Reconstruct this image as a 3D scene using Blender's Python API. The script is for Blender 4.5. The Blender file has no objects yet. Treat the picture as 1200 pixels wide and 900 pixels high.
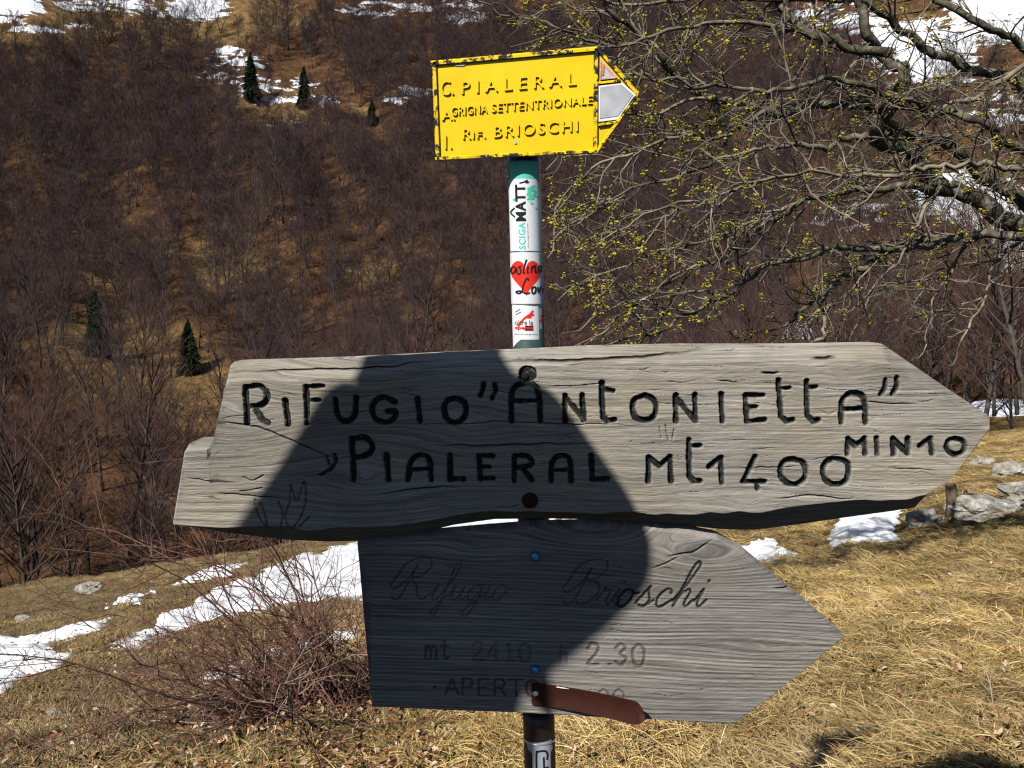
import bpy, bmesh, math, random
import numpy as np
from mathutils import Vector, Matrix

# ------------------------------------------------------------------ camera, light, exposure
scene = bpy.context.scene
COL = scene.collection
CAMZ = 1.4
PITCH = math.radians(5.4)
F = 1039.2                                   # focal length in photo pixels (1200 wide)
CP, SP = math.cos(PITCH), math.sin(PITCH)

cam_d = bpy.data.cameras.new("camera")
cam_d.sensor_width = 36.0
cam_d.lens = 36.0 * F / 1200.0
cam_d.clip_start = 0.02
cam_d.clip_end = 3000.0
cam = bpy.data.objects.new("camera", cam_d)
COL.objects.link(cam)
cam.location = (0, 0, CAMZ)
cam.rotation_euler = (math.pi / 2 - PITCH, 0, 0)
scene.camera = cam

def ray(px, py):
    """world direction of a photo pixel (works on arrays)"""
    a = (np.asarray(px, float) - 600.0) / F
    b = (450.0 - np.asarray(py, float)) / F
    return a, CP + b * SP, -SP + b * CP

def on_plane(px, py, Y):
    dx, dy, dz = ray(px, py)
    s = Y / dy
    return dx * s, dy * s, CAMZ + dz * s

def project(x, y, z):
    z = np.asarray(z, float) - CAMZ
    d = y * CP - z * SP
    u = y * SP + z * CP
    d = np.where(d < 1e-3, 1e-3, d)
    return 600 + F * x / d, 450 - F * u / d

# light travels towards the antisolar point
_sx, _sy, _sz = ray(1257.0, 1386.0)
LDIR = Vector((float(_sx), float(_sy), float(_sz))).normalized()
SUN_EL = math.asin(-LDIR.z)
TOSUN = -LDIR
world = bpy.data.worlds.new("World")
scene.world = world
world.use_nodes = True
wn = world.node_tree.nodes
bg = wn["Background"]
sky = wn.new("ShaderNodeTexSky")
sky.sky_type = 'NISHITA'
sky.sun_disc = False
sky.sun_elevation = SUN_EL
sky.sun_rotation = math.atan2(TOSUN.x, TOSUN.y)
sky.altitude = 1400
world.node_tree.links.new(sky.outputs[0], bg.inputs[0])
bg.inputs[1].default_value = 0.05

sun_d = bpy.data.lights.new("sun", 'SUN')
sun_d.energy = 5.0
sun_d.angle = math.radians(0.55)
sun_d.color = (1.0, 0.95, 0.87)
sun = bpy.data.objects.new("sun", sun_d)
COL.objects.link(sun)
sun.rotation_euler = LDIR.to_track_quat('-Z', 'Y').to_euler()
sun.location = (-20, -30, 40)

scene.view_settings.view_transform = 'Standard'
scene.view_settings.look = 'None'
scene.view_settings.exposure = 0.32
scene.view_settings.gamma = 1.0
scene.view_settings.use_curve_mapping = False
try:
    scene.cycles.max_bounces = 5
    scene.cycles.diffuse_bounces = 0
    scene.cycles.transparent_max_bounces = 8
    scene.cycles.sample_clamp_indirect = 4
    scene.cycles.filter_width = 1.2
except Exception:
    pass

# ------------------------------------------------------------------ numpy noise
def _hash(ix, iy, seed):
    h = (ix.astype(np.int64) * 374761393 + iy.astype(np.int64) * 668265263 + seed * 1442695041) & 0xffffffff
    h = ((h ^ (h >> 13)) * 1274126177) & 0xffffffff
    h = (h ^ (h >> 16)) & 0xffffffff
    return h / 4294967295.0

def vnoise(x, y, seed=0):
    x = np.asarray(x, float); y = np.asarray(y, float)
    ix = np.floor(x); iy = np.floor(y)
    fx = x - ix; fy = y - iy
    fx = fx * fx * (3 - 2 * fx); fy = fy * fy * (3 - 2 * fy)
    a = _hash(ix, iy, seed); b = _hash(ix + 1, iy, seed)
    c = _hash(ix, iy + 1, seed); d = _hash(ix + 1, iy + 1, seed)
    return (a + (b - a) * fx) * (1 - fy) + (c + (d - c) * fx) * fy - 0.5

def fbm(x, y, seed=0, octaves=4, gain=0.5):
    s = 0; amp = 1.0
    x = np.asarray(x, float); y = np.asarray(y, float)
    for o in range(octaves):
        s = s + amp * vnoise(x, y, seed + o * 17)
        x = x * 2.03 + 11.3; y = y * 2.03 - 7.1; amp *= gain
    return s

def sstep(a, b, x):
    t = np.clip((np.asarray(x, float) - a) / (b - a), 0, 1)
    return t * t * (3 - 2 * t)

# ------------------------------------------------------------------ mesh helpers
class MB:
    """collects tubes, ribbons, grids; build() links them as ONE mesh object"""
    def __init__(self):
        self.v = []; self.f4 = []; self.f3 = []; self.n = 0; self.a = []
    def add(self, verts, quads=None, tris=None, attr=0.5):
        verts = np.asarray(verts, float)
        if quads is not None and len(quads): self.f4.append(np.asarray(quads) + self.n)
        if tris is not None and len(tris): self.f3.append(np.asarray(tris) + self.n)
        self.v.append(verts); self.n += len(verts)
        self.a.append(np.full(len(verts), attr) if np.isscalar(attr) else np.asarray(attr, float))
    def tube(self, pts, radii, n=5, attr=0.5, cap=True):
        pts = np.asarray(pts, float); m = len(pts)
        radii = np.broadcast_to(np.asarray(radii, float), (m,))
        t = np.gradient(pts, axis=0)
        t /= (np.linalg.norm(t, axis=1, keepdims=True) + 1e-12)
        ref = np.array([0.31, 0.27, 0.91])
        if abs(np.dot(t[0], ref)) > 0.95: ref = np.array([0.9, -0.3, 0.1])
        u = np.cross(t, ref); u /= (np.linalg.norm(u, axis=1, keepdims=True) + 1e-12)
        w = np.cross(t, u)
        ang = np.arange(n) * 2 * math.pi / n
        V = (pts[:, None, :] + radii[:, None, None] * (np.cos(ang)[None, :, None] * u[:, None, :] + np.sin(ang)[None, :, None] * w[:, None, :])).reshape(-1, 3)
        i = np.arange(m - 1)[:, None] * n; j = np.arange(n)[None, :]; k = (j + 1) % n
        Q = np.stack([i + j, i + k, i + n + k, i + n + j], -1).reshape(-1, 4)
        T = None
        if cap and n >= 3:
            T = [(0, q + 1, q) for q in range(1, n - 1)] + [((m - 1) * n, (m - 1) * n + q, (m - 1) * n + q + 1) for q in range(1, n - 1)]
        self.add(V, Q, T, attr)
    def ribbon(self, pts, widths, side, attr=0.5):
        pts = np.asarray(pts, float); m = len(pts)
        side = np.asarray(side, float); side = side / (np.linalg.norm(side) + 1e-9)
        w = np.broadcast_to(np.asarray(widths, float), (m,))[:, None] * side[None] * 0.5
        V = np.concatenate([pts - w, pts + w])
        i = np.arange(m - 1)
        self.add(V, np.stack([i, i + 1, m + i + 1, m + i], -1), None, attr)
    def box(self, c, s, rot=None, attr=0.5):
        c = np.asarray(c, float); s = np.asarray(s, float) / 2
        V = np.array([[x, y, z] for x in (-1, 1) for y in (-1, 1) for z in (-1, 1)]) * s
        if rot is not None: V = V @ np.asarray(rot).T
        self.add(V + c, [(0, 1, 3, 2), (4, 6, 7, 5), (0, 4, 5, 1), (2, 3, 7, 6), (0, 2, 6, 4), (1, 5, 7, 3)], None, attr)
    def mesh(self, name, smooth=False, attr_name=None):
        me = bpy.data.meshes.new(name)
        V = np.concatenate(self.v) if self.v else np.zeros((0, 3))
        q = np.concatenate(self.f4) if self.f4 else np.zeros((0, 4), int)
        t = np.concatenate(self.f3) if self.f3 else np.zeros((0, 3), int)
        me.vertices.add(len(V)); me.vertices.foreach_set('co', V.ravel())
        me.loops.add(q.size + t.size)
        me.loops.foreach_set('vertex_index', np.concatenate([q.ravel(), t.ravel()]).astype(np.int32))
        me.polygons.add(len(q) + len(t))
        me.polygons.foreach_set('loop_start', np.concatenate([np.arange(len(q)) * 4, q.size + np.arange(len(t)) * 3]).astype(np.int32))
        me.polygons.foreach_set('use_smooth', np.full(len(q) + len(t), smooth))
        me.update(calc_edges=True); me.validate()
        if attr_name:
            at = me.attributes.new(attr_name, 'FLOAT', 'POINT')
            at.data.foreach_set('value', np.concatenate(self.a).astype(np.float32))
        return me
    def build(self, name, mat, parent=None, smooth=False, attr_name=None):
        me = self.mesh(name, smooth, attr_name)
        me.materials.append(mat)
        return link(name, me, parent)

def link(name, data, parent=None):
    o = bpy.data.objects.new(name, data); COL.objects.link(o)
    if parent is not None:
        o.parent = parent
        o.matrix_parent_inverse = Matrix.Translation(parent.location).inverted() if parent.type == 'EMPTY' else Matrix()
    return o

def tag(o, label=None, cat=None, group=None, kind=None):
    if label: o['label'] = label
    if cat: o['category'] = cat
    if group: o['group'] = group
    if kind: o['kind'] = kind
    return o

def empty(name, loc):
    o = bpy.data.objects.new(name, None); COL.objects.link(o)
    o.location = loc; o.empty_display_size = 0.1
    return o

def copy_tree(o):
    c = o.copy(); COL.objects.link(c)
    for ch in list(o.children):
        k = ch.copy(); COL.objects.link(k); k.parent = c
        for g in list(ch.children):
            d = g.copy(); COL.objects.link(d); d.parent = k
    return c

def grid_mesh(X, Y, Z, smooth=True, attrs=None, name='grid', flip=False):
    r, c = X.shape
    idx = np.arange(r * c).reshape(r, c)
    Q = np.stack([idx[:-1, :-1], idx[:-1, 1:], idx[1:, 1:], idx[1:, :-1]], -1).reshape(-1, 4)
    if flip: Q = Q[:, ::-1]
    mb = MB(); mb.add(np.stack([X, Y, Z], -1).reshape(-1, 3), Q)
    me = mb.mesh(name, smooth)
    for k, val in (attrs or {}).items():
        me.attributes.new(k, 'FLOAT', 'POINT').data.foreach_set('value', np.asarray(val, np.float32).ravel())
    return me

# ------------------------------------------------------------------ material helpers
class NT:
    def __init__(self, name):
        self.m = bpy.data.materials.new(name); self.m.use_nodes = True
        self.t = self.m.node_tree; self.b = self.t.nodes["Principled BSDF"]
        self.b.inputs['Specular IOR Level'].default_value = 0.25
    def n(self, typ, **kw):
        nd = self.t.nodes.new(typ)
        for k, v in kw.items(): setattr(nd, k, v)
        return nd
    def l(self, a, b): self.t.links.new(a, b)
    def coord(self, which='Object'):
        return self.n('ShaderNodeTexCoord').outputs[which]
    def attr(self, name, inst=False):
        a = self.n('ShaderNodeAttribute'); a.attribute_name = name
        if inst: a.attribute_type = 'INSTANCER'
        return a.outputs['Fac']
    def noise(self, vec, scale=5, detail=4, rough=0.55, dist=0.0):
        nd = self.n('ShaderNodeTexNoise'); nd.inputs['Scale'].default_value = scale
        nd.inputs['Detail'].default_value = detail; nd.inputs['Roughness'].default_value = rough
        nd.inputs['Distortion'].default_value = dist
        if vec is not None: self.l(vec, nd.inputs['Vector'])
        return nd.outputs['Fac']
    def ramp(self, fac, stops, interp='LINEAR'):
        nd = self.n('ShaderNodeValToRGB'); cr = nd.color_ramp; cr.interpolation = interp
        while len(cr.elements) < len(stops): cr.elements.new(0.5)
        for e, (p, c) in zip(cr.elements, stops):
            e.position = p; e.color = (c, c, c, 1) if np.isscalar(c) else (*c, 1)
        self.l(fac, nd.inputs[0]); return nd.outputs[0]
    def mix(self, fac, a, b, blend='MIX'):
        nd = self.n('ShaderNodeMix'); nd.data_type = 'RGBA'; nd.blend_type = blend
        for s, v in ((nd.inputs[0], fac), (nd.inputs[6], a), (nd.inputs[7], b)):
            if hasattr(v, 'is_linked') or isinstance(v, bpy.types.NodeSocket): self.l(v, s)
            elif np.isscalar(v): s.default_value = v if s.type == 'VALUE' else (v, v, v, 1)
            else: s.default_value = (*v, 1)
        return nd.outputs[2]
    def math(self, op, a, b=0.0):
        nd = self.n('ShaderNodeMath'); nd.operation = op
        for s, v in ((nd.inputs[0], a), (nd.inputs[1], b)):
            if isinstance(v, bpy.types.NodeSocket): self.l(v, s)
            else: s.default_value = v
        return nd.outputs[0]
    def scale(self, vec, s):
        nd = self.n('ShaderNodeMapping'); nd.inputs['Scale'].default_value = s
        self.l(vec, nd.inputs['Vector']); return nd.outputs[0]
    def xyz(self, x=0.0, y=0.0, z=0.0):
        nd = self.n('ShaderNodeCombineXYZ')
        for s, v in zip(nd.inputs, (x, y, z)):
            if isinstance(v, bpy.types.NodeSocket): self.l(v, s)
            else: s.default_value = v
        return nd.outputs[0]
    def color(self, c):
        if isinstance(c, bpy.types.NodeSocket): self.l(c, self.b.inputs['Base Color'])
        else: self.b.inputs['Base Color'].default_value = (*c, 1)
    def rough(self, r):
        if isinstance(r, bpy.types.NodeSocket): self.l(r, self.b.inputs['Roughness'])
        else: self.b.inputs['Roughness'].default_value = r
    def bump(self, h, strength=0.5, dist=0.01):
        nd = self.n('ShaderNodeBump'); nd.inputs['Strength'].default_value = strength
        nd.inputs['Distance'].default_value = dist
        self.l(h, nd.inputs['Height']); self.l(nd.outputs[0], self.b.inputs['Normal'])

def plain(name, c, rough=0.6, metal=0.0, spec=0.3, var=0.15, scale=60):
    t = NT(name)
    nz = t.noise(t.coord(), scale, 4)
    lo = tuple(x * (1 - var) for x in c); hi = tuple(min(1, x * (1 + var)) for x in c)
    t.color(t.ramp(nz, [(0.3, lo), (0.7, hi)])); t.rough(rough)
    t.b.inputs['Metallic'].default_value = metal; t.b.inputs['Specular IOR Level'].default_value = spec
    return t.m

def mat_wood(name, light, mid, dark, fine=1.0, tint=(0.34, 0.30, 0.20), tint_amt=0.4, ringamp=0.0):
    t = NT(name)
    s = t.attr('s'); x = t.n('ShaderNodeSeparateXYZ'); t.l(t.coord(), x.inputs[0])
    X = x.outputs[0]
    n1 = t.noise(t.xyz(t.math('MULTIPLY', X, 3.0), t.math('MULTIPLY', s, 0.22 * fine)), 1.0, 6, 0.68)
    n2 = t.noise(t.xyz(t.math('MULTIPLY', X, 9.0), t.math('MULTIPLY', s, 0.75 * fine), 3.3), 1.0, 5, 0.72)
    n3 = t.noise(t.xyz(t.math('MULTIPLY', X, 38.0), t.math('MULTIPLY', s, 1.1), 7.7), 1.0, 3, 0.7)
    f = t.math('ADD', t.math('MULTIPLY', n1, 0.45), t.math('ADD', t.math('MULTIPLY', n2, 0.40), t.math('MULTIPLY', n3, 0.15)))
    c = t.ramp(f, [(0.38, dark), (0.47, mid), (0.57, light)])
    if ringamp > 0:
        rp = t.attr('rip')
        c = t.mix(ringamp, c, t.ramp(rp, [(0.15, 0.38), (0.6, 1.08)]), 'MULTIPLY')
        f = t.math('ADD', f, t.math('MULTIPLY', rp, 0.3))
    bl = t.noise(t.scale(t.coord(), (5, 1, 11)), 1.0, 4, 0.6)
    c = t.mix(t.math('MULTIPLY', t.ramp(bl, [(0.45, 0.0), (0.68, 1.0)]), tint_amt), c, t.mix(1.0, c, tuple(min(1, 2.6 * k) for k in tint), 'MULTIPLY'))
    st = t.noise(t.xyz(t.math('MULTIPLY', X, 14.0), t.math('MULTIPLY', s, 1.5), 5.1), 1.0, 4, 0.6)
    c = t.mix(1.0, c, t.ramp(st, [(0.30, 0.38), (0.40, 1.0)]), 'MULTIPLY')
    st2 = t.noise(t.xyz(t.math('MULTIPLY', X, 22.0), t.math('MULTIPLY', s, 2.2), 1.7), 1.0, 3, 0.6)
    c = t.mix(1.0, c, t.ramp(st2, [(0.58, 1.0), (0.72, 1.45)]), 'MULTIPLY')
    bl2 = t.noise(t.scale(t.coord(), (3.1, 1, 6)), 1.0, 5, 0.6)
    c = t.mix(1.0, c, t.ramp(bl2, [(0.3, 0.66), (0.7, 1.15)]), 'MULTIPLY')
    c = t.mix(t.attr('crack'), c, (0.03, 0.027, 0.024))
    wear = t.ramp(t.noise(t.scale(t.coord(), (140, 1, 140)), 1.0, 3), [(0.25, 0.7), (0.5, 1.0)])
    c = t.mix(t.math('MULTIPLY', t.attr('paint'), wear), c, (0.012, 0.015, 0.016))
    t.color(c); t.rough(0.82); t.b.inputs['Specular IOR Level'].default_value = 0.18
    t.bump(t.math('ADD', f, t.math('MULTIPLY', st, 0.5)), 0.6, 0.003)
    return t.m

M = {}
M['wood_a'] = mat_wood('weathered_oak', (0.40, 0.375, 0.335), (0.265, 0.246, 0.216), (0.125, 0.114, 0.10), 1.0, tint_amt=0.45)
M['wood_b'] = mat_wood('grey_larch', (0.34, 0.32, 0.30), (0.215, 0.202, 0.192), (0.105, 0.098, 0.093), 1.25, tint_amt=0.3, ringamp=0.4)
M['bolt_blue'] = plain('blue_steel', (0.05, 0.22, 0.55), 0.25, 0.6, 0.5)
M['rust'] = plain('rusty_iron', (0.018, 0.010, 0.008), 0.8, 0.2, 0.2, 0.6, 400)
M['rivet'] = plain('bright_steel', (0.7, 0.7, 0.68), 0.3, 0.9, 0.5)
M['strap'] = plain('brown_leather', (0.040, 0.012, 0.008), 0.6, 0, 0.2, 0.18, 90)
M['strap_scratch'] = plain('pale_scratch', (0.75, 0.7, 0.66), 0.6)
M['pole'] = plain('green_pole_paint', (0.045, 0.085, 0.085), 0.45, 0.0, 0.4, 0.25, 40)
M['pole_black'] = plain('black_pole_paint', (0.012, 0.012, 0.014), 0.4, 0, 0.45, 0.3, 50)
M['sticker_white'] = plain('sticker_white', (0.72, 0.75, 0.78), 0.35, 0, 0.4, 0.04, 30)
M['sticker_teal'] = plain('sticker_teal', (0.09, 0.58, 0.43), 0.35, 0, 0.4, 0.06)
M['ink_teal'] = plain('ink_teal', (0.10, 0.55, 0.50), 0.4, 0, 0.3, 0.05)
M['ink_black'] = plain('ink_black', (0.012, 0.012, 0.014), 0.4, 0, 0.3, 0.1)
M['ink_red'] = plain('ink_red', (0.72, 0.03, 0.02), 0.4, 0, 0.3, 0.08)
M['sticker_silver'] = plain('sticker_silver', (0.42, 0.46, 0.56), 0.35, 0.2, 0.5, 0.1)
M['sign_white'] = plain('reflective_grey', (0.46, 0.47, 0.50), 0.3, 0.1, 0.5, 0.22, 45)
M['sign_white_rim'] = plain('white_enamel', (0.80, 0.80, 0.80), 0.4, 0, 0.4, 0.05)
M['sign_pink'] = plain('faded_red_paint', (0.58, 0.33, 0.30), 0.5, 0, 0.3, 0.4, 80)
M['sign_lilac'] = plain('faded_lilac_paint', (0.52, 0.47, 0.52), 0.5, 0, 0.3, 0.3, 120)
M['sign_orange'] = plain('orange_paint', (0.75, 0.32, 0.03), 0.5, 0, 0.3, 0.2)

def mat_yellow(name, chip):
    t = NT(name)
    nz = t.noise(t.coord(), 25, 4)
    y = t.ramp(nz, [(0.3, (0.80, 0.53, 0.003)), (0.7, (0.90, 0.62, 0.006))])
    ch = t.noise(t.coord(), 95, 6, 0.7)
    m = t.ramp(ch, [(chip, 0.0), (chip + 0.025, 1.0)])
    ch2 = t.noise(t.scale(t.coord(), (22, 22, 22)), 1.0, 3, 0.5)
    m = t.mix(1.0, m, t.ramp(ch2, [(0.33, 0.0), (0.46, 1.0)]), 'MULTIPLY')
    t.color(t.mix(m, y, (0.015, 0.018, 0.02))); t.rough(0.42)
    t.b.inputs['Specular IOR Level'].default_value = 0.35
    t.bump(t.math('SUBTRACT', t.noise(t.coord(), 60, 4), m), 0.25, 0.002)
    return t.m
M['yellow'] = mat_yellow('yellow_enamel', 0.80)
M['yellow_chip'] = mat_yellow('chipped_yellow_enamel', 0.49)
M['yellow_letter'] = mat_yellow('yellow_letter_enamel', 0.66)

def mat_twig(name, lo, hi, rnd=0.5, scale=40):
    t = NT(name)
    nz = t.noise(t.coord(), scale, 3)
    c = t.ramp(nz, [(0.3, lo), (0.7, hi)])
    oi = t.n('ShaderNodeObjectInfo')
    c = t.mix(rnd, c, t.ramp(oi.outputs['Random'], [(0.0, (0.62, 0.55, 0.60)), (0.3, (1.0, 0.82, 0.78)), (0.6, (0.85, 0.80, 0.72)), (0.85, (1.25, 0.95, 0.75)), (1.0, (1.1, 1.08, 0.75))]), 'MULTIPLY')
    t.color(c); t.rough(0.85); t.b.inputs['Specular IOR Level'].default_value = 0.15
    return t.m
M['far_trunk'] = mat_twig('hill_tree_bark', (0.04, 0.033, 0.03), (0.11, 0.095, 0.088), 0.35, 2)
M['far_twig'] = mat_twig('hill_tree_twigs', (0.050, 0.036, 0.041), (0.082, 0.059, 0.064), 0.9, 0.6)
M['red_twig'] = mat_twig('reddish_twigs', (0.070, 0.038, 0.030), (0.115, 0.068, 0.052), 0.6, 1.5)
M['bark'] = None
def mat_bark():
    t = NT('branch_bark')
    nz = t.noise(t.coord(), 18, 5, 0.65); l2 = t.noise(t.coord(), 5, 4)
    c = t.ramp(nz, [(0.35, (0.035, 0.03, 0.022)), (0.5, (0.105, 0.09, 0.066)), (0.68, (0.27, 0.245, 0.19))])
    c = t.mix(t.math('MULTIPLY', t.ramp(l2, [(0.5, 0.0), (0.62, 1.0)]), 0.5), c, (0.11, 0.115, 0.045))
    t.color(c); t.rough(0.85); t.bump(nz, 0.9, 0.012)
    return t.m
M['bark'] = mat_bark()
M['twig'] = plain('near_twig_bark', (0.175, 0.15, 0.11), 0.8, 0, 0.15, 0.8, 5)
M['blossom'] = None
def mat_blossom():
    t = NT('yellow_green_blossom')
    c = t.ramp(t.attr('bv'), [(0.0, (0.20, 0.19, 0.03)), (0.4, (0.36, 0.31, 0.035)), (0.8, (0.47, 0.37, 0.04)), (1.0, (0.28, 0.17, 0.03))])
    t.color(c); t.rough(0.6)
    t.b.inputs['Subsurface Weight'].default_value = 0.0
    return t.m
M['blossom'] = mat_blossom()
M['bramble'] = plain('bramble_stem', (0.15, 0.075, 0.055), 0.7, 0, 0.25, 0.6, 9)
M['bramble_pale'] = plain('dead_bramble_stem', (0.36, 0.28, 0.20), 0.8, 0, 0.2, 0.4, 9)
M['spruce'] = plain('spruce_needles', (0.018, 0.028, 0.014), 0.8, 0, 0.1, 0.5, 1.5)
M['spruce_trunk'] = plain('spruce_bark', (0.05, 0.04, 0.03), 0.9)
M['stump'] = plain('old_post_wood', (0.14, 0.10, 0.07), 0.85, 0, 0.1, 0.5, 25)

def mat_snow():
    t = NT('old_snow')
    nz = t.noise(t.coord(), 9, 5); sp = t.noise(t.coord(), 70, 3)
    c = t.ramp(nz, [(0.3, (0.72, 0.76, 0.83)), (0.6, (0.86, 0.88, 0.92))])
    c = t.mix(t.ramp(sp, [(0.66, 0.0), (0.72, 0.7)]), c, (0.35, 0.28, 0.2))
    t.color(c); t.rough(0.6); t.bump(nz, 0.35, 0.02)
    return t.m
M['snow'] = mat_snow()

def mat_rock():
    t = NT('lichen_limestone')
    nz = t.noise(t.coord(), 6, 7, 0.65); n2 = t.noise(t.coord(), 22, 5, 0.6)
    c = t.ramp(nz, [(0.3, (0.17, 0.155, 0.125)), (0.5, (0.35, 0.33, 0.285)), (0.65, (0.58, 0.56, 0.52))])
    c = t.mix(t.ramp(n2, [(0.55, 0.0), (0.62, 0.6)]), c, (0.12, 0.11, 0.09))
    t.color(c); t.rough(0.9); t.bump(n2, 0.8, 0.03)
    return t.m
M['rock'] = mat_rock()

def mat_meadow():
    t = NT('dry_meadow')
    co = t.coord()
    n1 = t.noise(co, 0.9, 6, 0.6); n2 = t.noise(co, 9, 6, 0.65); n3 = t.noise(t.scale(co, (60, 25, 1)), 1.0, 4, 0.6)
    lf = t.attr('olive')
    straw = t.ramp(n2, [(0.3, (0.10, 0.06, 0.026)), (0.5, (0.27, 0.18, 0.072)), (0.68, (0.46, 0.33, 0.14))])
    olive = t.ramp(n2, [(0.3, (0.10, 0.07, 0.036)), (0.5, (0.205, 0.148, 0.076)), (0.68, (0.31, 0.232, 0.122))])
    c = t.mix(t.math('MINIMUM', t.math('MAXIMUM', t.math('ADD', lf, t.math('MULTIPLY', t.math('SUBTRACT', n1, 0.5), 1.6)), 0.0), 1.0), straw, olive)
    c = t.mix(t.ramp(n1, [(0.55, 0.0), (0.7, 0.55)]), c, (0.13, 0.075, 0.035))
    c = t.mix(0.55, c, t.ramp(n3, [(0.3, 0.45), (0.62, 1.25)]), 'MULTIPLY')
    t.color(c); t.rough(0.95); t.b.inputs['Specular IOR Level'].default_value = 0.1
    t.bump(t.math('ADD', n3, n2), 1.0, 0.05)
    return t.m
M['meadow'] = mat_meadow()

def mat_hill():
    t = NT('wooded_hillside_ground')
    co = t.coord()
    n1 = t.noise(co, 0.035, 6, 0.6); n2 = t.noise(co, 0.35, 6, 0.65); n3 = t.noise(co, 1.6, 4, 0.6)
    rust = t.ramp(n2, [(0.3, (0.032, 0.019, 0.012)), (0.5, (0.098, 0.051, 0.025)), (0.7, (0.175, 0.093, 0.043))])
    och = t.ramp(n2, [(0.3, (0.07, 0.04, 0.018)), (0.5, (0.18, 0.112, 0.045)), (0.7, (0.30, 0.20, 0.09))])
    oc = t.attr('ochre')
    c = t.mix(t.ramp(t.math('ADD', oc, t.math('MULTIPLY', t.math('SUBTRACT', n1, 0.5), 1.1)), [(0.35, 0.0), (0.6, 1.0)]), rust, och)
    c = t.mix(0.6, c, t.ramp(n3, [(0.35, 0.45), (0.62, 1.2)]), 'MULTIPLY')
    sn = t.math('ADD', t.attr('snow'), t.math('ADD', t.math('MULTIPLY', t.math('SUBTRACT', n2, 0.5), 1.3), t.math('MULTIPLY', t.math('SUBTRACT', t.noise(t.scale(co, (0.05, 0.05, 0.3)), 1.0, 5, 0.6), 0.5), 1.4)))
    c = t.mix(t.ramp(sn, [(0.55, 0.0), (0.62, 1.0)]), c, (0.80, 0.84, 0.92))
    t.color(c); t.rough(0.95); t.b.inputs['Specular IOR Level'].default_value = 0.1
    t.bump(n3, 1.0, 0.5)
    return t.m
M['hill'] = mat_hill()

def mat_grass():
    t = NT('dry_grass_blades')
    ii = t.attr('tone', inst=True)
    bv = t.attr('bv')
    v = t.math('ADD', t.math('MULTIPLY', bv, 0.65), t.math('MULTIPLY', t.n('ShaderNodeObjectInfo').outputs['Random'], 0.35))
    straw = t.ramp(v, [(0.05, (0.13, 0.17, 0.045)), (0.16, (0.21, 0.20, 0.06)), (0.25, (0.24, 0.13, 0.05)), (0.5, (0.54, 0.365, 0.135)), (0.78, (0.74, 0.545, 0.235)), (1.0, (0.85, 0.72, 0.44))])
    olive = t.ramp(v, [(0.05, (0.10, 0.10, 0.035)), (0.3, (0.19, 0.133, 0.066)), (0.65, (0.31, 0.225, 0.118)), (1.0, (0.46, 0.355, 0.20))])
    t.color(t.mix(ii, straw, olive)); t.rough(0.7); t.b.inputs['Specular IOR Level'].default_value = 0.2
    return t.m
M['grass'] = mat_grass()

def mat_leaf():
    t = NT('dead_beech_leaves')
    t.color(t.ramp(t.attr('bv'), [(0.0, (0.07, 0.035, 0.02)), (0.35, (0.20, 0.085, 0.035)), (0.65, (0.36, 0.19, 0.09)), (0.88, (0.50, 0.34, 0.2)), (1.0, (0.62, 0.52, 0.42))]))
    t.rough(0.6)
    return t.m
M['leaf'] = mat_leaf()
M['jacket'] = plain('dark_jacket', (0.03, 0.04, 0.07), 0.7)
M['trousers'] = plain('grey_trousers', (0.09, 0.09, 0.085), 0.8)
M['skin'] = plain('skin', (0.55, 0.33, 0.24), 0.5, 0, 0.35, 0.06)
M['hair'] = plain('brown_hair', (0.05, 0.03, 0.018), 0.6)
M['boot'] = plain('boot_leather', (0.08, 0.05, 0.03), 0.6)
M['phone'] = plain('phone_shell', (0.02, 0.02, 0.022), 0.25, 0.0, 0.5)

# ------------------------------------------------------------------ terrain
RC = 30.0
_crest_px = np.array([-400, 0, 300, 600, 900, 1168, 1250, 1700.])
_crest_py = np.array([730, 695, 650, 604, 562, 510, 500, 470.])
_cx, _cy, _cz = ray(_crest_px, _crest_py)
_caz = np.arctan2(_cx, _cy); _ct = -_cz / np.hypot(_cx, _cy)
_ca = (_ct * RC - CAMZ) / (RC - 2.65)
_AZ = np.concatenate([[-math.pi, -2.2, -1.5, -0.9], _caz, [1.5, 2.2, math.pi]])
_AA = np.concatenate([[-0.12, -0.05, 0.05, 0.22], _ca, [-0.05, -0.12, -0.12]])

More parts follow.
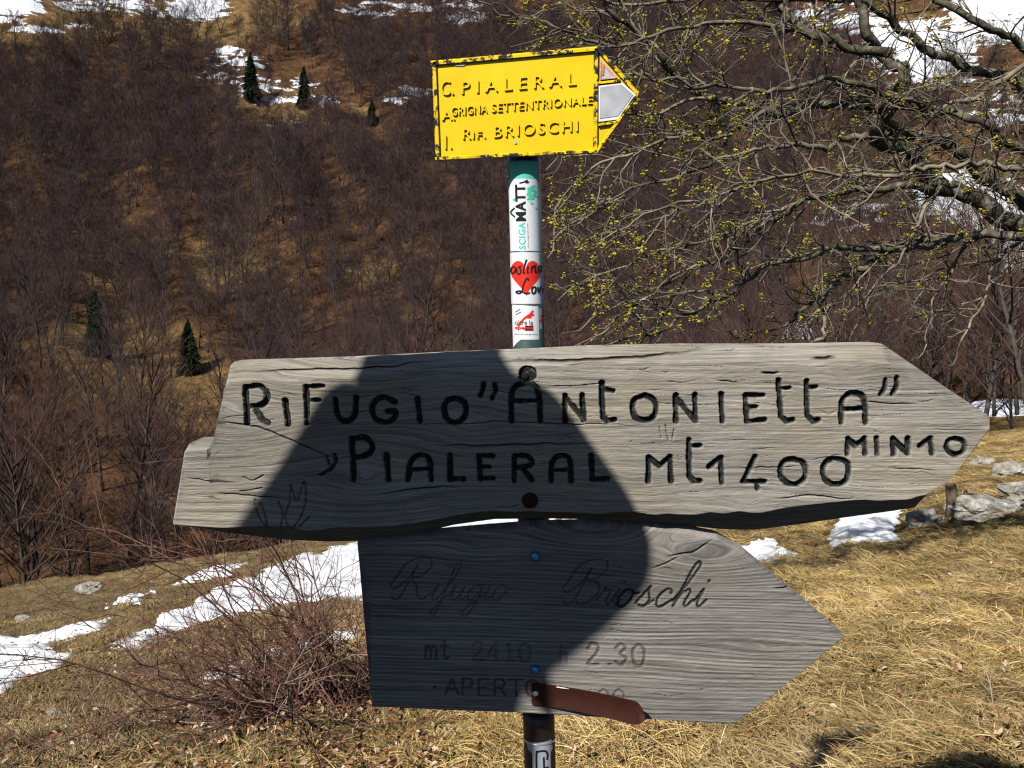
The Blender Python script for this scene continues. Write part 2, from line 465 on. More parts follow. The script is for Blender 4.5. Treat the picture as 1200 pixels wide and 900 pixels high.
def meadow_h(x, y):
    x = np.asarray(x, float); y = np.asarray(y, float)
    D = np.hypot(x, y); az = np.arctan2(x, y)
    a = np.interp(az, _AZ, _AA)
    t = (D - 2.65) / 0.5
    sp = 0.5 * np.where(t > 20, t, np.log1p(np.exp(np.minimum(t, 20))))
    z = -a * sp
    over = np.clip(D - RC, 0, None)
    z = z - np.minimum(0.03 * over ** 2, 0.62 * over)
    near = sstep(0.5, 4.0, D)
    z = z + 0.10 * near * fbm(x * 1.1, y * 1.1, 3, 4) + 0.55 * sstep(5, 20, D) * fbm(x * 0.16, y * 0.16, 9, 3)
    z = z + 0.06 * sstep(2.0, 3.0, D) * fbm(x * 4.5, y * 4.5, 21, 3)
    rg = 1 - 2 * np.abs(fbm(x * 1.6 + .5 * y, y * 2.3, 131, 2))
    z = z + 0.075 * sstep(2.2, 3.2, D) * sstep(-0.12, 0.12, az) * (rg - .5)
    # raised bank left of the camera, where the second walker stands; tussock at the right
    z = z + 0.26 * np.exp(-((x + 0.68) ** 2 + (y - 0.15) ** 2) / 0.55 ** 2)
    z = z + 0.32 * np.exp(-((x - 1.45) ** 2 + (y - 2.1) ** 2) / 0.5 ** 2)
    # low terraces on the left slope
    lt = sstep(-0.2, -0.45, az) * sstep(3.2, 5, D) * (1 - sstep(16, 24, D))
    z = z + lt * 0.10 * np.sin(2 * math.pi * (np.log(np.maximum(D, 0.1)) * 3.1 + az * 1.5))
    return z

_DL = np.array([34, 50, 60, 90, 150, 220, 310, 370, 450, 700.])
_TL = np.array([-.47, -.37, -.315, -.18, -.05, .10, .25, .345, .42, .5])
_TR = np.array([-.215, -.165, -.135, -.07, .02, .13, .26, .345, .42, .5])
def hill_h(x, y):
    x = np.asarray(x, float); y = np.asarray(y, float)
    D = np.hypot(x, y); az = np.arctan2(x, y)
    w = sstep(math.radians(4), math.radians(27), az)
    tn = np.interp(D, _DL, _TL) * (1 - w) + np.interp(D, _DL, _TR) * w
    z = CAMZ + D * tn
    k = sstep(45, 110, D)
    q_ = (x * .78 + y * .36) * .045 + 1.2 * fbm(x * .012, y * .012, 71, 2)
    z = z + k * 2.6 * (1 - np.abs(2 * (q_ - np.floor(q_)) - 1)) ** 1.5
    z = z + k * (9 * fbm(x * 0.014, y * 0.014, 31, 3) + 2.2 * fbm((x + y * 0.5) * 0.06, (y - x * 0.5) * 0.03, 41, 3)) + 0.5 * fbm(x * 0.25, y * 0.25, 51, 3)
    return z

def hit(px, py, H, d0, d1, n=4000):
    """where the view line of a photo pixel meets the terrain"""
    dx, dy, dz = (float(v) for v in ray(px, py))
    h = math.hypot(dx, dy)
    t = np.geomspace(d0, d1, n) / h
    X, Y, Z = dx * t, dy * t, CAMZ + dz * t
    below = np.nonzero(Z <= H(X, Y))[0]
    if not len(below): return None
    i = below[0]
    return float(X[i]), float(Y[i]), float(H(X[i], Y[i]))

# snow on the hill: ellipses given by where the photo shows them, baked on the ground as a mask
SNOW = [(12, 4, 52, 24, .85), (120, 6, 80, 12, .66), (232, 10, 46, 20, .78), (60, 34, 70, 9, .55), (180, 30, 60, 10, .4), (125, 42, 20, 6, .45), (165, 15, 40, 8, .5),
        (275, 78, 50, 30, .48), (325, 104, 62, 24, .6), (290, 150, 60, 40, .2), (150, 95, 90, 40, .16), (420, 60, 60, 50, .2), (382, 118, 22, 10, .7), (470, 112, 55, 14, .5), (450, 10, 70, 14, .55), (330, 145, 30, 8, .5),
        (540, 15, 50, 20, .6), (455, 205, 50, 6, .25), (640, 20, 60, 12, .4),
        (1080, 62, 80, 52, .74), (980, 20, 80, 26, .6), (1100, 120, 120, 70, .3), (850, 40, 120, 40, .25), (1170, 20, 80, 40, .8), (1120, 230, 64, 38, .85), (1180, 270, 64, 64, .9), (1170, 130, 60, 30, .5),
        (975, 258, 46, 22, .55), (1010, 250, 40, 20, .5), (938, 388, 22, 14, .85), (1100, 358, 40, 16, .4), (1175, 400, 40, 12, .4), (1175, 478, 60, 12, .9), (1060, 480, 50, 10, .7), (880, 60, 40, 20, .3)]
def snow_mask(px, py):
    m = np.zeros_like(px)
    for cx, cy, rx, ry, s in SNOW:
        r = np.sqrt(((px - cx) / rx) ** 2 + ((py - cy) / ry) ** 2)
        m = np.maximum(m, s * (1 - sstep(0.55, 1.25, r)))
    return m
OCH = [(255, 300, 40, 60, .6), (90, 330, 60, 30, .5), (180, 290, 40, 20, .5), (440, 320, 60, 30, .5), (520, 400, 60, 20, .5), (150, 420, 130, 70, .8), (60, 560, 70, 40, .4), (240, 460, 70, 60, .8), (300, 330, 60, 40, .6), (410, 140, 40, 22, .8), (100, 20, 330, 40, .9), (960, 385, 70, 30, .8), (330, 120, 80, 40, .6), (1100, 40, 200, 40, .6), (560, 350, 60, 70, .3), (1150, 500, 120, 22, .6), (740, 380, 60, 50, .3)]
def och_mask(px, py):
    m = np.zeros_like(px)
    for cx, cy, rx, ry, s in OCH:
        r = np.sqrt(((px - cx) / rx) ** 2 + ((py - cy) / ry) ** 2)
        m = np.maximum(m, s * (1 - sstep(0.4, 1.3, r)))
    return m

def build_terrain():
    az = np.concatenate([np.linspace(-math.pi, -0.75, 70)[:-1], np.linspace(-0.75, 0.75, 420), np.linspace(0.75, math.pi, 70)[1:]])
    R = np.concatenate([[0.0], np.geomspace(0.25, 64, 330)])
    A, D = np.meshgrid(az, R)
    X, Y = D * np.sin(A), D * np.cos(A)
    Z = meadow_h(X, Y)
    olive = sstep(math.radians(6), math.radians(-14), A) * sstep(2.6, 4.0, D) * 0.75 + 0.12
    me = grid_mesh(X, Y, Z, True, {'olive': olive}, 'meadow')
    me.materials.append(M['meadow'])
    tag(link('meadow', me), kind='structure')
    az = np.linspace(-1.25, 1.25, 520); R = np.geomspace(33, 900, 330)
    A, D = np.meshgrid(az, R)
    X, Y = D * np.sin(A), D * np.cos(A)
    Z = hill_h(X, Y)
    px, py = project(X, Y, Z)
    sm = snow_mask(px, py)
    sm = np.where(D > 390, np.maximum(sm, 0.75), sm)
    me = grid_mesh(X, Y, Z, True, {'snow': sm, 'ochre': np.where(D > 370, 0.9, och_mask(px, py))}, 'hillside')
    me.materials.append(M['hill'])
    tag(link('hillside', me), kind='structure')
build_terrain()

# ------------------------------------------------------------------ snow patches on the meadow
def pip(px, py, poly):
    """signed distance (positive inside) in photo pixels"""
    poly = np.asarray(poly, float); n = len(poly)
    d = np.full(px.shape, 1e9); ins = np.zeros(px.shape, bool)
    for i in range(n):
        a, b = poly[i], poly[(i + 1) % n]
        e = b - a; L = e @ e + 1e-9
        t = np.clip(((px - a[0]) * e[0] + (py - a[1]) * e[1]) / L, 0, 1)
        d = np.minimum(d, np.hypot(px - a[0] - t * e[0], py - a[1] - t * e[1]))
        c = ((a[1] > py) != (b[1] > py)) & (px < (b[0] - a[0]) * (py - a[1]) / (b[1] - a[1] + 1e-12) + a[0])
        ins ^= c
    return np.where(ins, d, -d)

PATCHES = [
    ([(-60, 750), (0, 744), (20, 748), (60, 737), (128, 724), (116, 739), (70, 752), (50, 762), (80, 769), (72, 779), (30, 793), (0, 817), (-60, 840)], 'large ragged patch of old snow at the left edge of the meadow'),
    ([(122, 713), (150, 696), (184, 691), (162, 704)], 'smallest lone snow patch, midway between the two wide ones on the left slope'),
    ([(203, 685), (235, 671), (262, 661), (288, 659), (268, 673), (230, 685)], 'narrow snow patch close under the meadow crest beside the left board end'),
    ([(128, 757), (175, 737), (190, 722), (215, 712), (240, 696), (255, 690), (300, 674), (330, 658), (385, 643), (440, 634), (500, 640), (500, 690), (440, 702), (380, 706), (320, 714), (260, 722), (215, 737), (190, 750), (165, 761)], 'widest snow field, lying behind the bramble bush'),
    ([(218, 799), (240, 788), (270, 779), (322, 760), (420, 735), (425, 752), (327, 770), (280, 784), (270, 790), (330, 778), (322, 784), (235, 803)], 'thin broken strip of snow seen through the bramble twigs'),
    ([(470, 640), (500, 618), (560, 606), (640, 606), (700, 610), (700, 632), (640, 630), (560, 634)], 'snow strip glimpsed in the gap between the two wooden boards'),
    ([(968, 628), (985, 605), (1060, 592), (1052, 612), (1046, 628), (1060, 631), (1030, 636), (1000, 640), (975, 642)], 'bright flat snow patch under the pointed end of the upper board'),
    ([(860, 640), (885, 634), (905, 632), (912, 640), (940, 648), (930, 655), (890, 664), (862, 660)], 'small ragged snow patch above the slanted edge of the lower board'),
]
snow_polys = [p for p, _ in PATCHES]
for poly, lab in PATCHES:
    P = np.array(poly, float)
    nx, ny = 150, 110
    gx, gy = np.meshgrid(np.linspace(P[:, 0].min() - 14, P[:, 0].max() + 14, nx), np.linspace(P[:, 1].max() + 8, P[:, 1].min() - 8, ny))
    # march each view line to the meadow, then work on the ground itself
    dx, dy, dz = ray(gx, gy); hh = np.hypot(dx, dy)
    lo = np.full(gx.shape, 2.0); hi_ = np.full(gx.shape, 31.0)
    found = np.zeros(gx.shape, bool); tcur = np.full(gx.shape, 31.0)
    for t in np.geomspace(2.0, 31.0, 260):
        X, Y = dx * t / hh, dy * t / hh
        b = (CAMZ + dz * t / hh <= meadow_h(X, Y)) & ~found
        tcur = np.where(b, t, tcur); found |= b
    a_, b_ = tcur / 1.0107, tcur.copy()
    for _ in range(12):
        m_ = (a_ + b_) / 2; under = CAMZ + dz * m_ / hh <= meadow_h(dx * m_ / hh, dy * m_ / hh)
        b_ = np.where(under, m_, b_); a_ = np.where(under, a_, m_)
    tcur = b_
    X, Y = dx * tcur / hh, dy * tcur / hh
    Z = meadow_h(X, Y)
    sd = pip(gx, gy, P)
    sd = sd + 7 * fbm(gx * 0.05, gy * 0.12, 77, 4) + 3 * fbm(gx * .2, gy * .4, 5, 3)
    sd = np.where(found, sd, -10)
    th = np.where(sd > 0, 0.04 * (1 - np.exp(-sd / 7)), 0.007 * np.clip(sd, -3, 0)) * np.clip(tcur / 9, 0.4, 1.8)
    th = th + np.where(sd > 0, np.minimum(sd / 6, 1) * 0.006 * (fbm(X * 2.2, Y * 2.2, 3, 2) + .3), 0)
    keep = sd > -2.5
    idx = np.arange(nx * ny).reshape(ny, nx)
    Q = np.stack([idx[:-1, :-1], idx[:-1, 1:], idx[1:, 1:], idx[1:, :-1]], -1).reshape(-1, 4)
    kf = keep.ravel()[Q].all(1)
    step = np.abs(tcur.ravel()[Q].max(1) - tcur.ravel()[Q].min(1)) < 0.5 * tcur.ravel()[Q].max(1)
    Q = Q[kf & step]
    used, inv = np.unique(Q, return_inverse=True)
    V = np.stack([X, Y, Z + th], -1).reshape(-1, 3)[used]
    mb = MB(); mb.add(V, inv.reshape(-1, 4))
    tag(mb.build('snow_patch', M['snow'], None, True), lab, 'snow patch', 'old snow lying on the meadow')

# ------------------------------------------------------------------ hillside trees
def perp(rng, d):
    r = rng.normal(size=3); r -= d * (r @ d); return r / (np.linalg.norm(r) + 1e-9)

def grow(rng, p, d, L, n, wig, up=0.0):
    pts = [p]; d = d / np.linalg.norm(d)
    for i in range(n):
        d = d + rng.normal(size=3) * wig + np.array([0, 0, up]); d /= np.linalg.norm(d)
        pts.append(pts[-1] + d * L / n)
    return np.array(pts)

def bare_tree(seed, h, spread=0.30, low=0.22, nbr=26, twin=False, fat=1.0):
    """returns trunk MB, crown MB for a leafless beech-like tree of height h"""
    rng = np.random.default_rng(seed)
    tr, cr = MB(), MB()
    stems = [(np.zeros(3), np.array([rng.normal() * .05, rng.normal() * .05, 1.0]))]
    if twin: stems = [(np.array([-.15, 0, 0]), np.array([-.16, .05, 1.0])), (np.array([.15, 0, 0]), np.array([.18, -.05, 1.0]))]
    for b, d in stems:
        hh = h * (0.86 + 0.14 * rng.random())
        tp = grow(rng, b, d, hh * 0.97, 9, 0.045, 0.02)
        f = np.linspace(0, 1, len(tp)); rad = h * 0.0125 * (1 - f) ** 0.8 + 0.012
        tr.tube(tp, rad, 6)
        for k in range(nbr // len(stems)):
            u = low + (0.98 - low) * (k + rng.random()) / (nbr / len(stems))
            i = u * (len(tp) - 1); i0 = min(int(i), len(tp) - 2)
            p = tp[i0] + (tp[i0 + 1] - tp[i0]) * (i - i0)
            ang = rng.random() * 2 * math.pi
            out = np.array([math.cos(ang), math.sin(ang), 0.55 + 0.9 * u])
            L = h * spread * (0.55 + 0.75 * math.sin(math.pi * min(1, 0.12 + (u - low) / (1 - low) * 0.85))) * (0.7 + 0.5 * rng.random())
            bp = grow(rng, p, out, L, 5, 0.10, 0.05)
            (tr if L > h * .2 and u < .8 else cr).tube(bp, np.linspace(h * 0.0042, 0.012, 6), 4, cap=False)
            for q in range(6):
                v = 0.2 + 0.8 * (q + rng.random()) / 6
                j = v * 5; j0 = min(int(j), 4)
                p2 = bp[j0] + (bp[j0 + 1] - bp[j0]) * (j - j0)
                dd = bp[j0 + 1] - bp[j0]; dd /= np.linalg.norm(dd)
                o2 = dd * 0.8 + perp(rng, dd) * 0.8 + np.array([0, 0, .25])
                L2 = L * (0.28 + 0.25 * rng.random())
                b2 = grow(rng, p2, o2, L2, 3, 0.12, 0.06)
                cr.tube(b2, np.linspace(0.016, 0.007, 4), 3, cap=False)
                for w in range(8):
                    vv = rng.random(); jj = vv * 3; k0 = min(int(jj), 2)
                    p3 = b2[k0] + (b2[k0 + 1] - b2[k0]) * (jj - k0)
                    d3 = b2[k0 + 1] - b2[k0]; d3 /= np.linalg.norm(d3)
                    o3 = d3 + perp(rng, d3) * 0.7 + np.array([0, 0, .2])
                    b3 = grow(rng, p3, o3, h * 0.06 * (0.6 + 0.8 * rng.random()), 2, 0.15)
                    cr.ribbon(b3, np.array([0.020, 0.014, 0.006]) * fat, perp(rng, o3 / np.linalg.norm(o3)))
    return tr, cr

PROTO = []
KINDS = [('slender', 13.0, .25, .30, 24, False), ('broad', 12.0, .38, .22, 28, False), ('tall', 15.0, .28, .34, 28, False), ('twin', 12.0, .31, .24, 30, True), ('low', 9.0, .40, .14, 26, False)]
for i, (nm, h, sp_, lo_, nb, tw) in enumerate(KINDS):
    tr, cr = bare_tree(100 + i, h, sp_, lo_, nb, tw, .8)
    tm = tr.mesh('trunk', True); tm.materials.append(M['far_trunk'])
    cm = cr.mesh('crown', False); cm.materials.append(M['far_twig'])
    cm2 = cr.mesh('crown', False); cm2.materials.append(M['red_twig'])
    PROTO.append((nm, h, tm, cm, cm2))
KLAB = {'slender': 'slender', 'broad': 'broad crowned', 'tall': 'tall straight', 'twin': 'twin stemmed', 'low': 'low spreading'}
rng = np.random.default_rng(5)

def place_tree(x, y, z, k, s, rot, red, label, group):
    nm, h, tm, cm, cm2 = PROTO[k]
    e = empty('bare_tree', (x, y, z)); e.scale = (s, s, s * (0.9 + 0.2 * rng.random())); e.rotation_euler = (0, 0, rot)
    for name, me in (('trunk', tm), ('crown', cm2 if red else cm)):
        o = bpy.data.objects.new(name, me); COL.objects.link(o); o.parent = e
    tag(e, label, 'tree', group)
    return e

# trees that stand out singly in the photo: (px, py of the foot, kind, height px, red twigs, label)
SINGLE = [
    (152, 668, 2, 250, True, 'tall dark tree with a straight trunk standing just past the left meadow edge'),
    (103, 684, 0, 230, True, 'slim reddish tree rising behind the left meadow edge, left of the tallest one'),
    (40, 690, 1, 210, True, 'reddish bushy tree at the far left behind the meadow edge'),
    (205, 655, 1, 190, False, 'bare tree behind the meadow crest touching the left end of the upper board'),
    (5, 560, 0, 190, False, 'grey tree at the left edge above the reddish trees'),
    (140, 426, 2, 120, False, 'pale trunked tree beside the small dark spruce on the ochre clearing'),
    (288, 372, 1, 120, False, 'dark spreading tree on the ochre slope above the left half of the board'),
    (332, 262, 1, 95, False, 'olive tinted round tree halfway up the hill under the snow clearing'),
    (495, 415, 3, 110, False, 'tree with a pale forked stem just above the upper board, left of the pole'),
    (1105, 470, 3, 175, True, 'dark forked tree rising behind the slanted tip of the upper board'),
    (1130, 478, 2, 190, True, 'tallest of the bare trees behind the board tip'),
    (1165, 488, 0, 170, True, 'slim tree between the board tip and the right edge, snow at its foot'),
    (1192, 486, 1, 180, True, 'bushy reddish tree cut by the right edge of the picture'),
    (1070, 455, 1, 130, True, 'small reddish tree peeping over the slanted edge of the upper board'),
    (1015, 440, 0, 110, True, 'thin bare tree standing over the right corner of the upper board'),
    (1215, 492, 3, 190, False, 'grey forked tree at the right edge beyond the rocks'),
]
nsingle = 0
taken = []
for px, py, k, hp, red, lab in SINGLE:
    p = hit(px, py, hill_h, 34, 420)
    if p is None: continue
    # the foot may lie just out of sight behind the meadow crest
    d = math.hypot(p[0], p[1]); s = hp * p[1] / F / PROTO[k][1]
    place_tree(p[0], p[1], p[2] - 0.1, k, s, rng.random() * 6, red, lab, 'bare trees'); taken.append(p); nsingle += 1

cand = []
sp0 = 4.5
gx, gy = np.meshgrid(np.arange(-380, 380, sp0), np.arange(30, 430, sp0))
gx = (gx + rng.uniform(-.48, .48, gx.shape) * sp0).ravel(); gy = (gy + rng.uniform(-.48, .48, gy.shape) * sp0).ravel()
D = np.hypot(gx, gy); az = np.arctan2(gx, gy)
ok = (np.abs(az) < math.radians(56)) & (D > 40) & (D < 430)
gx, gy, D, az = gx[ok], gy[ok], D[ok], az[ok]
gz = hill_h(gx, gy)
px, py = project(gx, gy, gz)
sm = snow_mask(px, py); om = och_mask(px, py)
dens = 0.93 - 0.20 * sstep(75, 100, D) * sstep(190, 130, D) - 0.75 * np.clip(sm * 1.1, 0, 1) - 0.55 * om + 0.5 * fbm(gx * 0.03, gy * 0.03, 63, 3)
dens = dens - 0.42 * sstep(330, 230, px) * sstep(135, 105, D)
dens = dens - np.where(px > 900, .7, .2) * np.maximum(sm, snow_mask(px, py - 45))
dens = np.where(py < np.where(px < 340, 34, 20), dens - 0.45, dens); dens = np.where(D > 372, dens - 0.5, dens)
dens = np.where((gz < meadow_h(gx, gy) + 0.2), 0, dens)
dens = np.where((D < 62) & (az > -0.15) & (az < 0.35), dens * 0.5, dens)
dens = np.where((D < 50) & (az >= 0.35), dens * 0.25, dens)
for sx_, sy_, sw_, sh_ in ((295, 116, 13, 42), (357, 126, 12, 40), (114, 416, 20, 80), (222, 436, 18, 80), (436, 146, 8, 30)):
    dens = np.where((np.abs(px - sx_) < sw_) & (py > sy_ - 6) & (py < sy_ + sh_), 0, dens)
ok = rng.random(len(gx)) < dens
gx, gy, gz, D, px, py = gx[ok], gy[ok], gz[ok], D[ok], px[ok], py[ok]
kk = rng.choice([0, 1, 2, 3, 4], len(gx), p=[.28, .26, .16, .14, .16])
ss = rng.uniform(0.65, 1.08, len(gx)) * np.where(D > 250, 1.05, 0.95)
hp = np.array([PROTO[k][1] for k in kk]) * ss / gy * F
seen = (px > -40) & (px < 1240) & ~((px > 270) & (px < 1060) & (py > 440 + 0) & (py - hp > 425)) & (py - hp < 690)
order = np.argsort(-(hp * seen))
NIND = 300 - nsingle - 2
ind = order[:NIND]
rows = ['at the hill foot', 'low on the hill', 'halfway up the hill']
for i in ind:
    red = D[i] < 95 and rng.random() < 0.6
    row = 0 if D[i] < 75 else (1 if D[i] < 105 else 2)
    side = 'left of the pole' if px[i] < 600 else 'right of the pole'
    lab = '%s leafless %s tree %s %s' % (KLAB[PROTO[kk[i]][0]], 'reddish' if red else 'grey brown', rows[row], side)
    place_tree(gx[i], gy[i], gz[i] - 0.1, int(kk[i]), ss[i], rng.random() * 6.28, red, lab, lab + ' (wood)')
rest = order[NIND:]

def scatter(name, co, idx, rot, sc, tone, protos, label, cat):
    """many small copies of a few meshes on one point mesh (uncountable cover only)"""
    col = bpy.data.collections.new(name + '_source')
    for j, me in enumerate(protos):
        o = bpy.data.objects.new('%s_source_%03d' % (name, j), me); col.objects.link(o)
    me = bpy.data.meshes.new(name); me.vertices.add(len(co)); me.vertices.foreach_set('co', np.asarray(co, np.float32).ravel())
    me.attributes.new('idx', 'INT', 'POINT').data.foreach_set('value', np.asarray(idx, np.int32))
    me.attributes.new('rot', 'FLOAT_VECTOR', 'POINT').data.foreach_set('vector', np.asarray(rot, np.float32).ravel())
    me.attributes.new('sc', 'FLOAT_VECTOR', 'POINT').data.foreach_set('vector', np.asarray(sc, np.float32).ravel())
    me.attributes.new('tone', 'FLOAT', 'POINT').data.foreach_set('value', np.asarray(tone, np.float32))
    ob = link(name, me)
    ng = bpy.data.node_groups.new(name + '_nodes', 'GeometryNodeTree')
    ng.interface.new_socket('Geometry', in_out='INPUT', socket_type='NodeSocketGeometry')
    ng.interface.new_socket('Geometry', in_out='OUTPUT', socket_type='NodeSocketGeometry')
    N = ng.nodes; gi = N.new('NodeGroupInput'); go = N.new('NodeGroupOutput')
    ip = N.new('GeometryNodeInstanceOnPoints'); ci = N.new('GeometryNodeCollectionInfo')
    ci.inputs['Collection'].default_value = col
    ci.inputs['Separate Children'].default_value = True; ci.inputs['Reset Children'].default_value = True
    def na(nm, typ):
        a = N.new('GeometryNodeInputNamedAttribute'); a.data_type = typ; a.inputs['Name'].default_value = nm
        return next(s for s in a.outputs if s.enabled and s.name == 'Attribute')
    ip.inputs['Pick Instance'].default_value = True
    K = ng.links
    K.new(gi.outputs[0], ip.inputs['Points']); K.new(ci.outputs[0], ip.inputs['Instance'])
    K.new(na('idx', 'INT'), ip.inputs['Instance Index']); K.new(na('rot', 'FLOAT_VECTOR'), ip.inputs['Rotation'])
    K.new(na('sc', 'FLOAT_VECTOR'), ip.inputs['Scale']); K.new(ip.outputs[0], go.inputs[0])
    md = ob.modifiers.new('scatter', 'NODES'); md.node_group = ng
    tag(ob, label, cat, kind='stuff')
    return ob

forest_protos = []
for i_, (nm, h, tm, cm, cm2) in enumerate(PROTO):
    _, fat_crown = bare_tree(300 + i_, h, KINDS[i_][2] * 1.1, KINDS[i_][3] * .8, KINDS[i_][4], KINDS[i_][5], 2.4)
    cm = fat_crown.mesh('wood_crown')
    bm = bmesh.new(); bm.from_mesh(tm); n0 = len(bm.faces)
    bm.from_mesh(cm); bm.faces.ensure_lookup_table()
    me = bpy.data.meshes.new('wood_tree')
    for i in range(n0, len(bm.faces)): bm.faces[i].material_index = 1
    bm.to_mesh(me); bm.free()
    me.materials.append(M['far_trunk']); me.materials.append(M['far_twig'])
    forest_protos.append(me)
scatter('bare_wood', np.stack([gx, gy, gz - 0.1], -1)[rest], kk[rest], np.stack([np.zeros(len(rest)), np.zeros(len(rest)), rng.random(len(rest)) * 6.28], -1),
        np.stack([ss[rest]] * 3, -1), np.zeros(len(rest)), forest_protos,
        'distant bare brown wood covering the steep hillside', 'wood')

def spruce(px, py, hp, lab, seed):
    p = hit(px, py, hill_h, 34, 500)
    h = hp * p[1] / F
    r_ = np.random.default_rng(seed)
    e = empty('spruce_tree', (p[0], p[1], p[2] - .1))
    t = MB(); t.tube([(0, 0, 0), (0, 0, h * .5), (0, 0, h)], [h * .016, h * .01, .02], 6)
    o = t.build('trunk', M['spruce_trunk']); o.parent = e
    c = MB()
    for i in range(1700):
        u = 0.04 + 0.96 * r_.random() ** 1.25; z = h * u
        a0 = r_.random() * 6.28; R = h * 0.25 * (.7 + .9 * abs(float(vnoise(a0 * 1.1, z * 6 / h, seed)) + .25)) * (1 - u) ** 0.8 * (0.75 + 0.5 * r_.random()) + 0.1
        a = a0
        o_ = np.array([math.cos(a), math.sin(a), 0])
        b = np.array([0, 0, z]); tip = b + o_ * R + np.array([0, 0, -0.32 * R]); mid = b + o_ * R * .55 + np.array([0, 0, -.08 * R])
        c.ribbon([b + o_ * R * .1, mid, tip], [h * .016, h * .045, h * .006], np.cross(o_, [0, 0, 1]) + r_.normal(size=3) * .5)
    o = c.build('crown', M['spruce']); o.parent = e
    tag(e, lab, 'spruce', 'dark spruces among the bare trees')
spruce(295, 116, 52, 'larger dark spruce in front of the upper snow clearing', 1)
spruce(357, 126, 46, 'narrow dark spruce right of the larger one by the snow clearing', 2)
spruce(114, 416, 76, 'dark spruce on the ochre clearing at the lower left of the hill', 3)
spruce(222, 436, 62, 'small dark spruce low on the hill, nearest the left end of the upper board', 4)
spruce(436, 146, 30, 'tiny dark spruce on the brown clearing left of the yellow sign', 6)

# ------------------------------------------------------------------ rocks and old post
def rock(px, py, w, hgt, seed, lab, dmax=31):
    p = hit(px, py, meadow_h, 2.2, dmax)
    s = p[1] / F
    bm = bmesh.new(); bmesh.ops.create_icosphere(bm, subdivisions=5, radius=1.0)
    V = np.array([v.co[:] for v in bm.verts])
    k = seed * 7.3
    n1 = fbm(V[:, 0] * 1.3 + k, V[:, 1] * 1.3 + V[:, 2] * 1.1, seed, 4)
    n2 = fbm(V[:, 2] * 3.2 + k, V[:, 0] * 3.2 - V[:, 1] * 2.0, seed + 5, 4)
    r_ = np.random.default_rng(seed)
    sc = np.ones(len(V))
    for q in range(9):
        d = r_.normal(size=3); d /= np.linalg.norm(d); lim = 0.55 + .3 * r_.random()
        sc = np.minimum(sc, np.where(V @ d > 0.05, lim / np.maximum(V @ d, .05), 9))
    V = V * (np.minimum(sc, 1.15) + 0.35 * n1 + 0.18 * n2)[:, None] * np.array([w * s / 2, w * s * .42, hgt * s * .75])
    for v, c in zip(bm.verts, V): v.co = c
    me = bpy.data.meshes.new('rock'); bm.to_mesh(me); bm.free(); me.materials.append(M['rock'])
    o = link('rock', me); o.location = (p[0], p[1], p[2] + hgt * s * .02)
    tag(o, lab, 'rock', 'pale rocks on the meadow')
rock(1086, 612, 44, 26, 2, 'low dark grey rock left of the old post under the board tip')
rock(1160, 600, 96, 30, 3, 'largest pale limestone rock at the right edge of the meadow')
rock(1198, 583, 74, 27, 4, 'pale limestone rock cut by the right edge of the picture')
rock(1180, 556, 44, 18, 5, 'small whitish rock above the big limestone rocks')
rock(1150, 543, 30, 14, 6, 'tiny pale rock near the right crest')
rock(152, 772, 34, 13, 11, 'grey flat rock below the wide snow field on the left slope')
rock(28, 726, 22, 9, 12, 'small grey rock near the left edge above the ragged snow')
rock(65, 836, 32, 9, 13, 'half buried grey stone in the lower left grass')
rock(108, 692, 34, 16, 14, 'dull brown stone on the left slope near the crest')

def post_stub():
    p = hit(1116, 606, meadow_h, 2.2, 31); s = p[1] / F
    e = empty('old_post', (p[0], p[1], p[2] - .05))
    m = MB(); m.tube([(0, 0, 0), (.02 * s * 30, 0, 22 * s), (-.1 * s * 40, 0, 46 * s)], [9 * s, 8 * s, 6 * s], 9)
    m.tube([(9 * s, 0, 0), (11 * s, 0, 26 * s), (15 * s, 0, 38 * s)], [6 * s, 5 * s, 2 * s], 7)
    o = m.build('stump_wood', M['stump']); o.parent = e
    tag(e, 'short dark weathered wooden post stump sticking up under the tip of the upper board', 'post')
post_stub()

# ------------------------------------------------------------------ grass, leaves
def grass_tuft(seed, n, rad, L0, L1, width, lift):
    r_ = np.random.default_rng(seed); mb = MB()
    comb = r_.random() * 6.28
    for i in range(n):
        a = r_.random() * 6.28; rr = rad * math.sqrt(r_.random())
        p = np.array([rr * math.cos(a), rr * math.sin(a), -0.01])
        hd = comb + r_.normal() * 1.3
        L = r_.uniform(L0, L1); up = lift * (0.4 + 1.2 * r_.random())
        d = np.array([math.cos(hd), math.sin(hd), 0])
        t = np.linspace(0, 1, 5)
        hz = L * up * np.sin(math.pi * np.clip(t * (0.62 + .35 * r_.random()), 0, 1))
        side = np.array([-d[1], d[0], 0])
        pts = p + d * (L * t)[:, None] * (0.8) + side * (L * .14 * r_.normal() * t ** 2)[:, None] + np.array([0, 0, 1.0]) * hz[:, None]
        mb.ribbon(pts, width * np.array([1, 1, .85, .6, .15]) * (0.6 + .8 * r_.random()), side + np.array([0, 0, .7 * r_.normal()]), r_.random())
    me = mb.mesh('tuft', False, 'bv'); me.materials.append(M['grass']); return me
TUFTS = [grass_tuft(s, 100, 0.08, .03, .11, .0020, .20) for s in range(4)] + [grass_tuft(10 + s, 90, 0.09, .07, .24, .0021, .13) for s in range(3)] + [grass_tuft(20 + s, 90, 0.06, .02, .07, .0020, .45) for s in range(3)]

